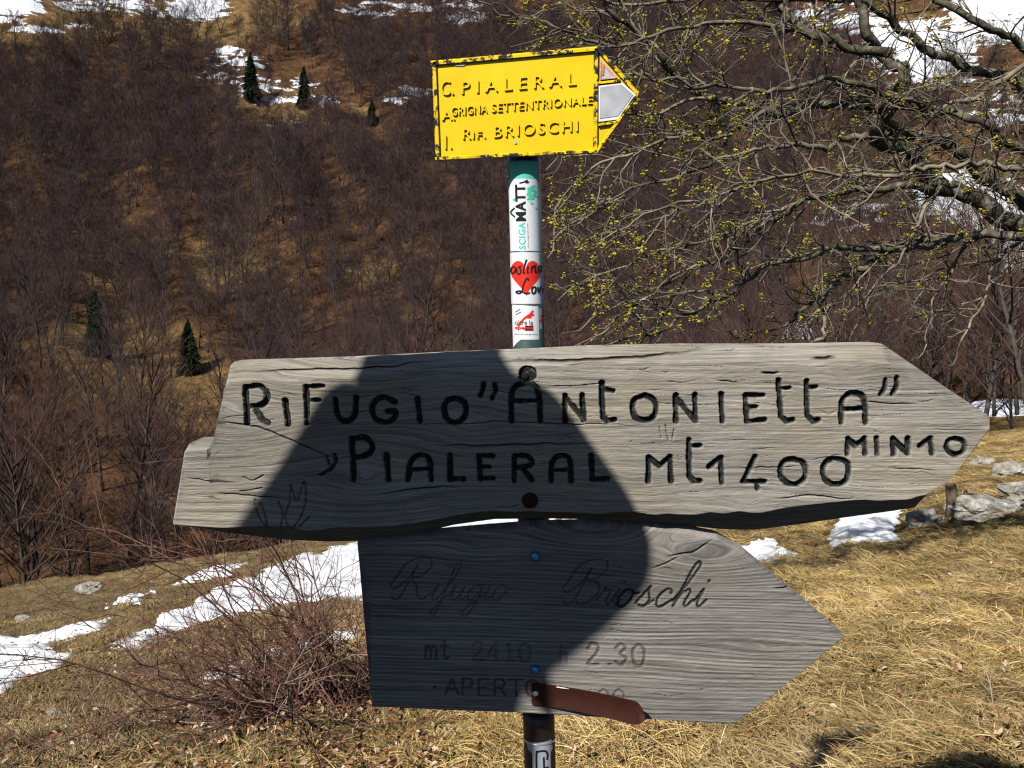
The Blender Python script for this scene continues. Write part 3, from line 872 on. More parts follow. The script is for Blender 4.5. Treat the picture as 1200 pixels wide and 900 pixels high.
def in_snow(px, py, x, y):
    m = np.zeros(len(px), bool)
    for P in snow_polys: m |= pip(px, py, P) > 2
    return m
def grass_zone(n, d0, d1, azm, pw):
    u = rng.random(n); D = (d0 ** pw + u * (d1 ** pw - d0 ** pw)) ** (1 / pw)
    A = rng.uniform(-azm, azm, n)
    return D * np.sin(A), D * np.cos(A), D, A
xs, ys, Ds, As = [np.concatenate(v) for v in zip(grass_zone(17000, 1.9, 8, .70, 1.4), grass_zone(16000, 8, 30, .66, 1.5), grass_zone(1500, .5, 2.0, 3.1, 2))]
zs = meadow_h(xs, ys)
pxs, pys = project(xs, ys, zs)
k_ = ~in_snow(pxs, pys, xs, ys)
bush_zone = (pxs > 180) & (pxs < 600) & (pys > 800) & (rng.random(len(xs)) < 0.45)
k_ &= ~bush_zone
k_ &= rng.random(len(xs)) < 1.0 - .8 * sstep(.0, .28, fbm(xs * 3.4, ys * 3.4, 95, 3))
xs, ys, zs, Ds, As, pxs, pys = xs[k_], ys[k_], zs[k_], Ds[k_], As[k_], pxs[k_], pys[k_]
leftness = sstep(math.radians(4), math.radians(-12), As) * sstep(2.7, 3.6, Ds)
nz = fbm(xs * .8, ys * .8, 91, 3)
tone = np.clip(leftness * 0.8 + nz * 1.0 + 0.05 + .5 * sstep(.12, .4, fbm(xs * 2.6, ys * 2.6, 92, 2)), 0, 1)

short = rng.random(len(xs)) < np.clip(leftness * 0.9 + 0.12, 0, .95)
gi_ = np.where(short, rng.integers(7, 10, len(xs)), np.where(rng.random(len(xs)) < .62, rng.integers(0, 4, len(xs)), rng.integers(4, 7, len(xs))))
gs = rng.uniform(.7, 1.25, len(xs)) * np.where(Ds > 8, 1.25, 1.0) * np.where(Ds > 16, 1.2, 1)
tilt = rng.normal(0, .12, (len(xs), 2))
scatter('dry_grass', np.stack([xs, ys, zs], -1), gi_, np.stack([tilt[:, 0], tilt[:, 1], rng.uniform(0, 6.28, len(xs))], -1),
        np.stack([gs] * 3, -1), tone, TUFTS, 'dry straw coloured grass matted over the meadow', 'grass')

def leaf_litter():
    mb = MB()
    n = 12000
    u = rng.random(n)
    D = 2.1 + 5.5 * rng.random(n) ** 1.8
    A = np.where(rng.random(n) < .42, rng.normal(-0.26, .13, n), rng.uniform(-.62, .62, n))
    X, Y = D * np.sin(A), D * np.cos(A); Z = meadow_h(X, Y) + rng.uniform(.005, .06, n)
    for x, y, z in zip(X, Y, Z):
        L = rng.uniform(.012, .036); w = L * rng.uniform(.35, .6)
        R = Matrix.Rotation(rng.random() * 6.28, 3, 'Z') @ Matrix.Rotation(rng.normal() * .6, 3, 'X') @ Matrix.Rotation(rng.normal() * .5, 3, 'Y')
        c = rng.uniform(.1, .5) * w
        V = np.array([(-L / 2, 0, 0), (-L * .15, -w / 2, c), (L * .2, -w * .42, c), (L / 2, 0, 0), (L * .2, w * .42, c), (-L * .15, w / 2, c), (0, 0, 0)])
        V = V @ np.array(R).T + (x, y, z)
        mb.add(V, [(0, 1, 2, 6), (6, 2, 3, 4)], [(0, 6, 5), (6, 4, 5)], rng.random())
    tag(mb.build('leaf_litter', M['leaf'], None, False, 'bv'), 'dead brown and pale leaves strewn on the grass below the boards', 'leaves', kind='stuff')
leaf_litter()

# ------------------------------------------------------------------ near blossoming tree (right)
def catmull(P, n=6):
    P = np.asarray(P, float)
    Q = np.concatenate([[2 * P[0] - P[1]], P, [2 * P[-1] - P[-2]]])
    out = []
    for i in range(1, len(Q) - 2):
        t = np.linspace(0, 1, n, endpoint=False)[:, None]
        a, b, c, d = Q[i - 1], Q[i], Q[i + 1], Q[i + 2]
        out.append(0.5 * ((2 * b) + (-a + c) * t + (2 * a - 5 * b + 4 * c - d) * t ** 2 + (-a + 3 * b - 3 * c + d) * t ** 3))
    out.append(P[-1][None]); return np.concatenate(out)

def at(px, py, Y):
    x, y, z = on_plane(px, py, Y); return np.array([float(x), float(y), float(z)])

LIMBS = [  # photo trace, depth in metres start -> end, half width px start -> end
    ([(1300, 350), (1240, 292), (1200, 268), (1150, 236), (1108, 217), (1075, 190), (1040, 168), (1018, 155), (1030, 137), (1048, 110), (1051, 85), (1041, 60), (1022, 30), (1008, -12), (1000, -70)], 5.4, 4.9, 14, 5),
    ([(1300, 325), (1240, 268), (1185, 228), (1150, 202), (1105, 172), (1060, 150), (1000, 134), (950, 127), (900, 131), (855, 123), (835, 117), (795, 92), (770, 65), (750, 37), (715, 5), (690, -30)], 5.6, 4.7, 11, 2.4),
    ([(1330, 200), (1250, 125), (1200, 102), (1150, 82), (1100, 60), (1070, 45), (1040, 25), (1000, 0), (960, -35)], 5.7, 5.2, 8, 3.2),
    ([(1320, 230), (1200, 174), (1150, 150), (1107, 132), (1060, 112), (1015, 97), (960, 98), (900, 108), (850, 98), (800, 100), (740, 85)], 5.2, 4.6, 7, 1.4),
    ([(1290, 330), (1200, 281), (1150, 277), (1110, 281), (1075, 285), (1000, 290), (950, 298), (900, 320), (850, 348), (800, 372), (760, 392), (700, 408)], 5.3, 4.5, 7.5, 1.3),
    ([(1105, 282), (1060, 292), (1020, 307), (1000, 324), (985, 328), (960, 345), (937, 362), (925, 385), (916, 412)], 5.2, 5.0, 5.5, 1.8),
    ([(987, 327), (970, 355), (962, 385), (955, 412)], 5.1, 5.1, 3.5, 2),
    ([(1090, 220), (1030, 222), (975, 227), (940, 240), (900, 263), (860, 292), (820, 312), (780, 335), (740, 362), (700, 385)], 5.1, 4.4, 5.5, 1.2),
    ([(1016, 156), (980, 166), (940, 172), (900, 175), (850, 186), (800, 200), (750, 216), (700, 240), (660, 275)], 4.9, 4.4, 4.5, 1.1),
    ([(900, 131), (860, 150), (800, 166), (740, 180), (690, 208), (655, 250), (645, 300)], 4.9, 4.5, 3, 1),
    ([(940, 240), (870, 262), (800, 290), (740, 303), (690, 332), (655, 350)], 4.9, 4.5, 3, 1),
    ([(1041, 62), (985, 55), (940, 36), (915, 12), (905, -20)], 4.9, 4.9, 6, 4),
    ([(940, 36), (850, 30), (780, 42), (720, 52), (660, 42), (600, 22), (560, 5)], 4.9, 4.5, 3.2, 1),
    ([(1000, 0), (900, 8), (820, -3), (720, 8), (640, -8), (560, -12)], 5.1, 4.8, 3.2, 1.2),
    ([(1150, 277), (1120, 310), (1100, 340), (1085, 380), (1080, 420)], 5.2, 5.0, 2.6, 1),
    ([(1200, 281), (1160, 320), (1150, 360), (1120, 400), (1115, 430)], 5.3, 5.2, 2.6, 1),
    ([(1300, 120), (1200, 50), (1150, 30), (1090, -10), (1060, -50)], 5.5, 5.3, 6, 3),
    ([(1320, 260), (1240, 215), (1200, 200), (1160, 190), (1120, 192), (1080, 200), (1040, 205), (980, 198), (920, 205), (860, 225), (800, 240), (740, 260), (690, 295)], 5.0, 4.3, 5, 1),
    ([(1108, 217), (1080, 250), (1050, 300), (1030, 340), (1010, 372), (1000, 400)], 5.1, 4.9, 3, 1),
    ([(835, 117), (780, 130), (720, 138), (670, 160), (645, 200)], 4.8, 4.4, 2.4, .9),
    ([(850, 348), (800, 345), (750, 352), (700, 365), (660, 392)], 4.6, 4.4, 2, .9),
    ([(1230, 60), (1150, 110), (1100, 128), (1060, 125), (1000, 112)], 5.3, 5.0, 4, 1.4),
]
def blossoming_tree():
    r_ = np.random.default_rng(77)
    root = at(1300, 360, 5.5)
    gz_ = float(meadow_h(root[0] + .15, root[1]))
    e = empty('blossoming_tree', (root[0] + .15, root[1], gz_ - .1))
    trunk, twig, blo = MB(), MB(), MB()
    base = np.array([root[0] + .15, root[1], gz_ - .15])
    trunk.tube(catmull([base, base + (.02, .03, .35), root + (.03, 0, -.2), root + (0, 0, .1), at(1320, 215, 5.55), at(1325, 120, 5.6), at(1318, -40, 5.65), at(1335, -220, 5.7)], 5), .165 * (1 - np.linspace(0, 1, 36)) ** .7 + .012, 10)
    sources = []
    for q in range(14):
        p0 = at(1322 + 4 * r_.normal(), 330 - 40 * q, 5.58)
        d0 = np.array([.9 * r_.random() + (.5 if q % 3 else -.4), r_.normal() * .8, .35 + .3 * r_.random()])
        B = grow(r_, p0, d0, r_.uniform(.9, 1.9) * (1 - .03 * q), 9, .14, .01); R_ = np.linspace(.032 - .0015 * q, .005, 10)
        trunk.tube(B, R_, 7, cap=False); sources.append((B, R_, 0))
    for tr, y0, y1, r0, r1 in LIMBS:
        ys_ = np.linspace(y0, y1, len(tr))
        P = np.array([at(a, b, y_) for (a, b), y_ in zip(tr, ys_)])
        P[1:-1] += r_.normal(size=(len(P) - 2, 3)) * np.array([.008, .06, .008])
        C = catmull(P, 5)
        C += np.stack([fbm(np.arange(len(C)) * .5 + 9 * k, np.zeros(len(C)), int(r0 * 10) + k, 3) for k in range(3)], -1) * .045
        px_m = np.linspace(y0, y1, len(C)) / F
        rad = (r0 + (r1 - r0) * np.linspace(0, 1, len(C)) ** .6) * px_m
        (trunk if r0 > 5 else twig).tube(C, rad * (1 + .12 * fbm(np.arange(len(C)) * .7, np.zeros(len(C)), 5, 2)), 8 if r0 > 5 else 6)
        sources.append((C, rad, 0))
    ends = []
    def branch(C, rad, lvl):
        seg = np.linalg.norm(np.diff(C, axis=0), axis=1); tot = seg.sum(); cum = np.concatenate([[0], np.cumsum(seg)])
        step = (.105, .088, .078)[lvl]
        d = (.25 if lvl == 0 else .05) * r_.random()
        while d < tot:
            i = min(np.searchsorted(cum, d) , len(seg)) - 1; i = max(i, 0)
            f = (d - cum[i]) / (seg[i] + 1e-9)
            p = C[i] + (C[i + 1] - C[i]) * f; rr = rad[i]
            t = (C[i + 1] - C[i]) / (seg[i] + 1e-9)
            sx, sy = project(p[0], p[1], p[2])
            d += step * (0.5 + r_.random())
            if lvl == 0 and 1260 < sx < 1300: continue
            pr = perp(r_, t); pr = pr * np.array([1, .8, 1.0])
            dirv = t * (.55 + .5 * r_.random()) + pr * (.5 + .6 * r_.random()) + np.array([-.18, 0, .05 if lvl else 0.1 * r_.normal()])
            L = (.16 + .55 * r_.random() ** 1.3, .07 + .22 * r_.random(), .03 + .07 * r_.random())[lvl]
            # keep the crown inside its outline (open ground left of and below it)
            q = p + dirv / np.linalg.norm(dirv) * L
            qx, qy = project(q[0], q[1], q[2])
            lim = np.interp(qy, [-60, 0, 60, 120, 170, 250, 400, 480], [545, 560, 600, 625, 645, 638, 655, 720])
            if qx < lim + 12 * r_.normal() or qy > 415: 
                if r_.random() < .85: continue
            n = (6, 4, 2)[lvl]
            B = grow(r_, p, dirv, L, n, (.20, .22, .2)[lvl], .02)
            rb = min(rr * .7, (.0060, .0034, .0022)[lvl])
            R = np.linspace(rb, rb * .45, n + 1)
            twig.tube(B, R, (5, 4, 3)[lvl], cap=False)
            if lvl < 2: branch(B, R, lvl + 1)
            ends.append((B[-1], lvl))
            if lvl == 1 and r_.random() < .4: ends.append((B[2], 1))
    for C, rad, _ in sources: branch(C, rad, 0)
    nb = 0
    for p, lvl in ends:
        sx, sy = project(p[0], p[1], p[2])
        pr = (.48, .34, .15)[lvl] * np.interp(float(sx), [600, 700, 900, 1000, 1200], [1.7, 1.5, .95, .55, .3])
        pr *= 1.0 + 1.5 * float(fbm(p[0] * 3.0, p[2] * 3.0, 88, 2))
        if r_.random() > pr: continue
        nb += 1
        tone = r_.random()
        for q in range(r_.integers(5, 10)):
            o = r_.normal(size=3) * .011
            s = r_.uniform(.006, .0125)
            u = perp(r_, np.array([0, 0, 1.0])); w = r_.normal(size=3); w /= np.linalg.norm(w)
            c = p + o
            blo.add([c - u * s, c - w * s * .7, c + u * s, c + w * s * .7, c + np.cross(u, w) * s], None, [(0, 1, 4), (1, 2, 4), (2, 3, 4), (3, 0, 4)], np.clip(tone * .6 + r_.random() * .4, 0, 1))
    print('tree ends', len(ends), 'blossoms', nb)
    for mb, nm, mat, at_ in ((trunk, 'trunk', M['bark'], None), (twig, 'crown', M['twig'], None), (blo, 'blossom', M['blossom'], 'bv')):
        o = mb.build(nm, mat, None, nm != 'blossom', at_); o.parent = e; o.location = -e.location
    tag(e, 'gnarled bare limbed tree with yellow green blossom buds reaching in from the right', 'tree')
blossoming_tree()

# ------------------------------------------------------------------ bramble bush (left of the lower board)
def bush():
    r_ = np.random.default_rng(12)
    bx = hit(400, 838, meadow_h, 2.2, 12)
    e = empty('bramble_bush', bx)
    b0 = np.array(bx); k = bx[1] / F
    st, pale = MB(), MB()
    def sub(C, rad, lvl, mb):
        n = len(C)
        for q in range((10, 4)[lvl]):
            u = .12 + .86 * r_.random(); i = min(int(u * (n - 1)), n - 2); p = C[i] + (C[i + 1] - C[i]) * (u * (n - 1) - i)
            t = C[i + 1] - C[i]; t /= np.linalg.norm(t)
            dirv = t * .7 + perp(r_, t) * .8 + np.array([0, 0, .12])
            L = (.10 + .34 * r_.random(), .04 + .10 * r_.random())[lvl]
            B = grow(r_, p, dirv, L, 4 - lvl, .18, -.02)
            R = np.linspace(min(rad[i] * .75, .0028), .0009, len(B)); mb.tube(B, R, 3, cap=False)
            if lvl == 0: sub(B, R, 1, mb)
    for c in range(64):
        mb = pale if c % 13 == 0 else st
        a = r_.choice([math.pi + r_.normal() * .55, r_.random() * 6.28], p=[.72, .28])
        el = r_.uniform(.1, 1.1)
        d = np.array([math.cos(a) * math.cos(el), math.sin(a) * math.cos(el), math.sin(el)])
        L = r_.uniform(.4, 1.45) * (1.0 if math.cos(a) < 0 else .7)
        s0 = b0 + np.array([r_.normal() * .12 - .05, r_.normal() * .14, -.03]); s0[2] = float(meadow_h(s0[0], s0[1])) - .02
        C = grow(r_, s0, d, L, 9, .11, -.10)
        C[:, 2] = np.maximum(C[:, 2], meadow_h(C[:, 0], C[:, 1]) + .02)
        R = np.linspace(.0048, .0012, len(C)) * r_.uniform(.7, 1.25)
        mb.tube(C, R, 5, cap=False); sub(C, R, 0, mb)
    for tgt in [(60, 640), (110, 690), (165, 655), (240, 628), (290, 600), (180, 720), (120, 800), (215, 770), (330, 610), (70, 845)]:
        T = at(tgt[0], tgt[1], bx[1] + r_.normal() * .25)
        m_ = (b0 + T) / 2 + np.array([0, 0, .22 + .1 * r_.random()])
        C = catmull([b0 + r_.normal(size=3) * (.1, .1, 0), (b0 * .6 + m_ * .5) / 1.1 + (0, 0, .03), m_, T], 5)
        C += r_.normal(size=C.shape) * .008
        C[:, 2] = np.maximum(C[:, 2], meadow_h(C[:, 0], C[:, 1]) + .02)
        R = np.linspace(.0048, .001, len(C)); st.tube(C, R, 5, cap=False); sub(C, R, 0, st)
    for mb, mat in ((st, M['bramble']), (pale, M['bramble_pale'])):
        o = mb.build('stems' if mb is st else 'dead_stems', mat, None, True); o.parent = e; o.location = -e.location
    tag(e, 'tangled leafless red brown bramble bush beside the lower wooden board', 'bush')
bush()

def dead_stalk(pts, D, lab):
    e = empty('dead_stalk', tuple(at(*pts[0], D)))
    P = np.array([at(a, b, D + .04 * i) for i, (a, b) in enumerate(pts)])
    P[0][2] = float(meadow_h(P[0][0], P[0][1])) - .01
    m = MB(); m.tube(catmull(P, 4), np.linspace(.0035, .0015, (len(P) - 1) * 4 + 1), 5)
    for q in range(5):
        i = 1 + q % (len(P) - 1); t = P[i] - P[i - 1]; t /= np.linalg.norm(t)
        m.tube(grow(rng, P[i], t + perp(rng, t), .06, 3, .2), [.002, .0016, .0012, .0008], 4)
    o = m.build('stem', M['bramble_pale']); o.parent = e; o.location = -e.location
    tag(e, lab, 'dead stalk', 'dead stalks in the right hand grass')
dead_stalk([(1180, 862), (1165, 830), (1160, 800), (1148, 770)], 2.9, 'dead grey stalk lying at the lower right edge of the grass')
dead_stalk([(1190, 760), (1140, 735), (1090, 700), (1050, 672)], 4.2, 'long pale straw stalk slanting across the right slope')

# ------------------------------------------------------------------ sign boards
def seg_dist(PX, PY, line):
    d = np.full(PX.shape, 1e9)
    for (x0, y0), (x1, y1) in zip(line[:-1], line[1:]):
        ex, ey = x1 - x0, y1 - y0; L = ex * ex + ey * ey + 1e-9
        t = np.clip(((PX - x0) * ex + (PY - y0) * ey) / L, 0, 1)
        d = np.minimum(d, np.hypot(PX - x0 - t * ex, PY - y0 - t * ey))
    return d

def board_mesh(name, top, bot, rows, dcol, Y, thick, bt, bb, strokes, warp_seed, knots, cracks, groove, ripple, mat, edge=4.0):
    top = np.array(top, float); bot = np.array(bot, float)
    x0, x1 = top[0, 0], top[-1, 0]
    key = np.unique(np.concatenate([top[:, 0], bot[:, 0]])); g_ = np.arange(x0, x1, dcol)
    g_ = g_[np.abs(g_[:, None] - key[None]).min(1) > .4]
    xs_ = np.unique(np.concatenate([g_, key]))
    T = np.interp(xs_, top[:, 0], top[:, 1]); B = np.interp(xs_, bot[:, 0], bot[:, 1])
    B = np.maximum(B, T + 0.3)
    jag = fbm(xs_ * .05, xs_ * 0, warp_seed, 3)
    v = np.linspace(0, 1, rows)[:, None]
    PX = np.broadcast_to(xs_, (rows, len(xs_))).copy(); PY = T + (B - T) * v
    dt = PY - T; db = B - PY
    # distance to the end cuts, measured across the outline
    out = np.concatenate([top, bot[::-1], top[:1]])
    dd = seg_dist(PX, PY, [tuple(p) for p in out])
    wob = 1 + .35 * fbm(xs_ * .02, xs_ * 0, warp_seed + 3, 3)
    if not ripple: wob = np.where(xs_ < 243.5, .4, wob)
    dep = bt[1] * np.clip(1 - dt / (bt[0] * wob), 0, 1) ** 0.85
    bw = np.interp(xs_, [p[0] for p in bb[0]], [p[1] for p in bb[0]])
    dep = np.maximum(dep, bb[1] * np.clip(1 - db / (bw * (1 + .2 * fbm(xs_ * .03, xs_ * 0, warp_seed + 8, 2))), 0, 1) ** 0.9)
    dep = np.maximum(dep, .006 * np.clip(1 - dd / edge, 0, 1) ** 2)
    # wood grain field
    wa = 4.0 if ripple else 9.0
    s = PY - (.035 * PX if ripple else 0) + wa * fbm(PX * .005, PY * .012, warp_seed, 2) + .22 * wa * fbm(PX * .016, PY * .03, warp_seed + 2, 3)
    for kx, ky, rx, ry, a in knots:
        g = np.exp(-(((PX - kx) / rx) ** 2 + ((PY - ky) / ry) ** 2))
        s = s - a * (PY - ky) * g + 9 * g * np.hypot((PX - kx) / rx, (PY - ky) / ry)
    grain = fbm(PX * .012, s * .28, warp_seed + 5, 4)
    dep = dep + .0005 * grain + .0013 * fbm(PX * .01, PY * .03, warp_seed + 6, 3) + .0004 * fbm(PX * .12, s * .8, warp_seed + 12, 3)
    rip = np.sin(s * 2 * math.pi / 4.7 + 6 * vnoise(PX * .0025, s * .03, 44) + 3.2 * fbm(PX * .006, s * .12, 4, 2)) * (.6 + .8 * fbm(PX * .02, s * .3, 14, 2)) + .6 * fbm(PX * .03, s * .5, 15, 2)
    if ripple: dep = dep - ripple * rip
    crack = np.zeros(PX.shape); r_ = np.random.default_rng(warp_seed)
    lines = list(cracks)
    for q in range(34 if ripple else 220):
        cx = r_.uniform(x0, x1); cy = r_.uniform(T.min(), B.max()); L = r_.uniform(8, 30) + 70 * r_.random() ** 4
        lines.append(([(cx, cy), (cx + L * .5, cy + r_.normal() * 2), (cx + L, cy + r_.normal() * 3)], r_.uniform(.08, .36)))
    for ln, w in lines:
        ln = np.array(ln, float)
        m = (PX > ln[:, 0].min() - 6) & (PX < ln[:, 0].max() + 6) & (PY > ln[:, 1].min() - 8) & (PY < ln[:, 1].max() + 8)
        if not m.any(): continue
        off = 2.2 * fbm(PX[m] * .05, PX[m] * 0 + ln[0, 1], 7, 3)
        d = seg_dist(PX[m], PY[m] + off, [tuple(p) for p in ln])
        t = np.clip(1 - d / (w * 1.3), 0, 1)
        taper = np.clip(np.minimum(PX[m] - ln[:, 0].min(), ln[:, 0].max() - PX[m]) / (.3 * np.ptp(ln[:, 0]) + 1), 0, 1)
        crack[m] = np.maximum(crack[m], np.clip(t * 1.6, 0, 1) * min(1.0, .25 + w) * taper)
    dep = dep + .004 * crack
    paint = np.zeros(PX.shape)
    for ln, w, amt in strokes:
        a = np.array(ln, float)
        m = (PX > a[:, 0].min() - w - 3) & (PX < a[:, 0].max() + w + 3) & (PY > a[:, 1].min() - w - 3) & (PY < a[:, 1].max() + w + 3)
        if not m.any(): continue
        d = seg_dist(PX[m], PY[m], ln) + .55 * fbm(PX[m] * .35, PY[m] * .35, 3, 3) + (1.1 * fbm(PX[m] * .11, PY[m] * .11, 23, 2) if w > 4 else 0)
        p = sstep(w / 2 + .55, w / 2 - .75, d)
        paint[m] = np.maximum(paint[m], p * amt)
    dep = dep + groove * np.clip(paint * 1.2, 0, 1)
    X, _, Z = on_plane(PX, PY, Y)
    Yv = Y + np.minimum(dep, thick - .002)
    r, c = X.shape
    idx = np.arange(r * c).reshape(r, c)
    Q = np.stack([idx[:-1, :-1], idx[1:, :-1], idx[1:, 1:], idx[:-1, 1:]], -1).reshape(-1, 4)
    ring = np.concatenate([idx[0, :], idx[1:, -1], idx[-1, -2::-1], idx[-2:0:-1, 0]])
    V = np.stack([X, Yv, Z], -1).reshape(-1, 3)
    back = V[ring].copy(); back[:, 1] = Y + thick
    n0 = len(V); m = len(ring); bi = n0 + np.arange(m)
    SQ = np.stack([ring, np.roll(ring, -1), np.roll(bi, -1), bi], -1)
    mb = MB(); mb.add(np.concatenate([V, back]), np.concatenate([Q, SQ]))
    me = mb.mesh(name, True)
    # back face: quads between top and bottom rows
    for nm, val in (('s', s), ('paint', paint), ('crack', crack), ('rip', .5 + .5 * rip)):
        val = val.ravel(); full = np.concatenate([val, val[ring] * (1 if nm in ('s', 'rip') else 0)])
        me.attributes.new(nm, 'FLOAT', 'POINT').data.foreach_set('value', full.astype(np.float32))
    bm = bmesh.new(); bm.from_mesh(me); bm.verts.ensure_lookup_table()
    try: bm.faces.new([bm.verts[int(i)] for i in bi[::-1]])
    except Exception as ex: print('back', ex)
    bm.to_mesh(me); bm.free()
    me.materials.append(mat)
    return me

def Z3(p): return [(190 + .3083 * x, 390 + .3083 * y) for x, y in p]
def Z4(p): return [(500 + .3 * x, 390 + .3 * y) for x, y in p]
def Z5(p): return [(830 + .3083 * x, 390 + .3083 * y) for x, y in p]
def rnd(p, closed=False):
    if closed: p = list(p) + [p[0]]
    C = catmull(p, 5); return [tuple(q) for q in C]
W1 = 6.7
big = []
def S(conv, pts, w=W1, curve=False, closed=False, amt=1.0):
    q = conv(pts)
    big.append((rnd(q, closed) if (curve or closed) else q, w, amt))
# RiFUGIO
S(Z3, [(318, 207), (324, 346)]); S(Z3, [(318, 209), (368, 203), (398, 228), (397, 258), (372, 276), (322, 280)], curve=True); S(Z3, [(350, 282), (385, 336), (403, 342)])
S(Z3, [(468, 256), (480, 348)]); S(Z3, [(548, 206), (553, 345)]); S(Z3, [(548, 206), (612, 203)], 5.5); S(Z3, [(553, 258), (596, 258)], 5.5)
S(Z3, [(658, 255), (664, 310), (692, 338), (716, 334), (733, 308), (737, 248)], curve=True)
S(Z3, [(884, 264), (850, 247), (815, 256), (798, 288), (806, 322), (832, 339), (866, 336), (886, 316), (884, 300), (856, 300)], curve=True)
S(Z3, [(970, 252), (980, 337)])
S(Z3, [(1112, 249), (1148, 264), (1155, 300), (1137, 334), (1107, 341), (1080, 322), (1072, 285), (1085, 259)], closed=True)
# "AntONIEttA"
S(Z4, [(222, 200), (218, 225), (210, 246)], 5.5, True); S(Z4, [(266, 203), (270, 228), (257, 256)], 5.5, True)
S(Z4, [(332, 346), (332, 248), (346, 212), (380, 199), (418, 206), (437, 240), (446, 346)], curve=True); S(Z4, [(335, 268), (438, 266)], 5)
S(Z4, [(541, 346), (541, 247)]); S(Z4, [(541, 252), (616, 338)], 6.5); S(Z4, [(616, 342), (608, 243)])
S(Z4, [(685, 196), (690, 330), (706, 347), (735, 341)]); S(Z4, [(688, 222), (729, 227)], 5.5)
S(Z4, [(852, 246), (888, 262), (898, 295), (885, 330), (850, 343), (816, 330), (805, 295), (816, 260)], closed=True)
S(Z4, [(975, 346), (974, 246)]); S(Z4, [(974, 252), (1050, 344)], 6.5); S(Z4, [(1051, 346), (1050, 242)])
S(Z4, [(1152, 240), (1156, 347)])
S(Z5, [(143, 238), (148, 338)]); S(Z5, [(143, 239), (210, 238)], 6); S(Z5, [(146, 283), (182, 281)], 6); S(Z5, [(148, 338), (215, 332)], 6)
S(Z5, [(269, 182), (277, 318), (298, 337), (323, 332)]); S(Z5, [(272, 212), (310, 210)], 5)
S(Z5, [(375, 185), (380, 315), (399, 337), (420, 333)]); S(Z5, [(377, 209), (412, 206)], 5)
S(Z5, [(508, 342), (510, 268), (529, 237), (560, 230), (588, 242), (600, 280), (600, 342)], curve=True); S(Z5, [(512, 291), (600, 287)], 5.5)
S(Z5, [(675, 180), (672, 212), (656, 234)], 6, True); S(Z5, [(717, 172), (717, 208), (700, 234)], 6, True)
# PIALERAL
S(Z3, [(655, 462), (660, 490), (640, 520), (606, 540)], 4.5, True, amt=.8); S(Z3, [(625, 470), (636, 500)], 3, amt=.6)
S(Z3, [(722, 402), (728, 560)]); S(Z3, [(722, 404), (768, 399), (796, 422), (796, 450), (768, 470), (728, 475)], curve=True)
S(Z3, [(852, 466), (861, 560)])
S(Z3, [(935, 561), (941, 503), (964, 471), (1000, 469), (1019, 497), (1022, 561)], curve=True); S(Z3, [(941, 521), (1020, 519)], 5)
S(Z4, [(91, 480), (92, 574), (143, 572)])
S(Z4, [(205, 482), (210, 574)]); S(Z4, [(205, 483), (258, 482)], 6); S(Z4, [(208, 527), (246, 525)], 5.5); S(Z4, [(210, 573), (258, 570)], 6)
S(Z4, [(342, 579), (342, 482)]); S(Z4, [(342, 483), (388, 482), (411, 502), (404, 521), (345, 529)], curve=True); S(Z4, [(374, 529), (409, 575)])
S(Z4, [(487, 581), (490, 513), (510, 486), (540, 483), (561, 503), (566, 581)], curve=True); S(Z4, [(490, 540), (565, 536)], 5)
S(Z4, [(642, 480), (649, 574), (706, 573)])
# mt 1400
S(Z4, [(868, 583), (868, 488)]); S(Z4, [(868, 490), (912, 521), (951, 488)]); S(Z4, [(952, 486), (957, 582)])
S(Z4, [(1025, 418), (1028, 560), (1044, 581), (1070, 580)]); S(Z4, [(1026, 442), (1070, 442)], 5)
S(Z4, [(1105, 525), (1150, 489), (1155, 586)])
S(Z5, [(178, 472), (135, 566), (216, 566)]); S(Z5, [(185, 568), (188, 594)], 6)
S(Z5, [(322, 481), (358, 493), (372, 527), (360, 563), (325, 576), (288, 561), (275, 525), (288, 490)], closed=True)
S(Z5, [(485, 479), (524, 491), (535, 529), (522, 565), (485, 578), (450, 565), (437, 527), (450, 490)], closed=True)
# MIN10
S(Z5, [(530, 461), (532, 404)]); S(Z5, [(532, 405), (562, 432), (593, 405)], 6.5); S(Z5, [(594, 403), (598, 461)]); S(Z5, [(641, 402), (645, 461)])
S(Z5, [(705, 461), (704, 403)]); S(Z5, [(705, 406), (758, 458)], 6.5); S(Z5, [(760, 461), (760, 403)])
S(Z5, [(806, 431), (846, 401), (852, 461)], 6.5)
S(Z5, [(938, 401), (966, 411), (976, 431), (966, 455), (940, 463), (917, 453), (908, 431), (917, 409)], 6.5, closed=True)
# little carved flower at the left
for l in ([(490, 755), (468, 700), (486, 640), (488, 578), (512, 640), (540, 566), (546, 630), (528, 700), (490, 755)], [(402, 748), (368, 700), (352, 636), (384, 670), (402, 748)], [(446, 752), (458, 690), (440, 640)], [(298, 602), (340, 598), (382, 588)], [(308, 548), (342, 562), (388, 540)], [(520, 740), (560, 700)]):
    big.append((rnd(Z3(l)), 1.3, .5))
# scratches left of the centre
for l in ([(773, 500), (775, 514)], [(780, 498), (783, 516)], [(790, 503), (788, 515)]): big.append((l, 1.2, .4))

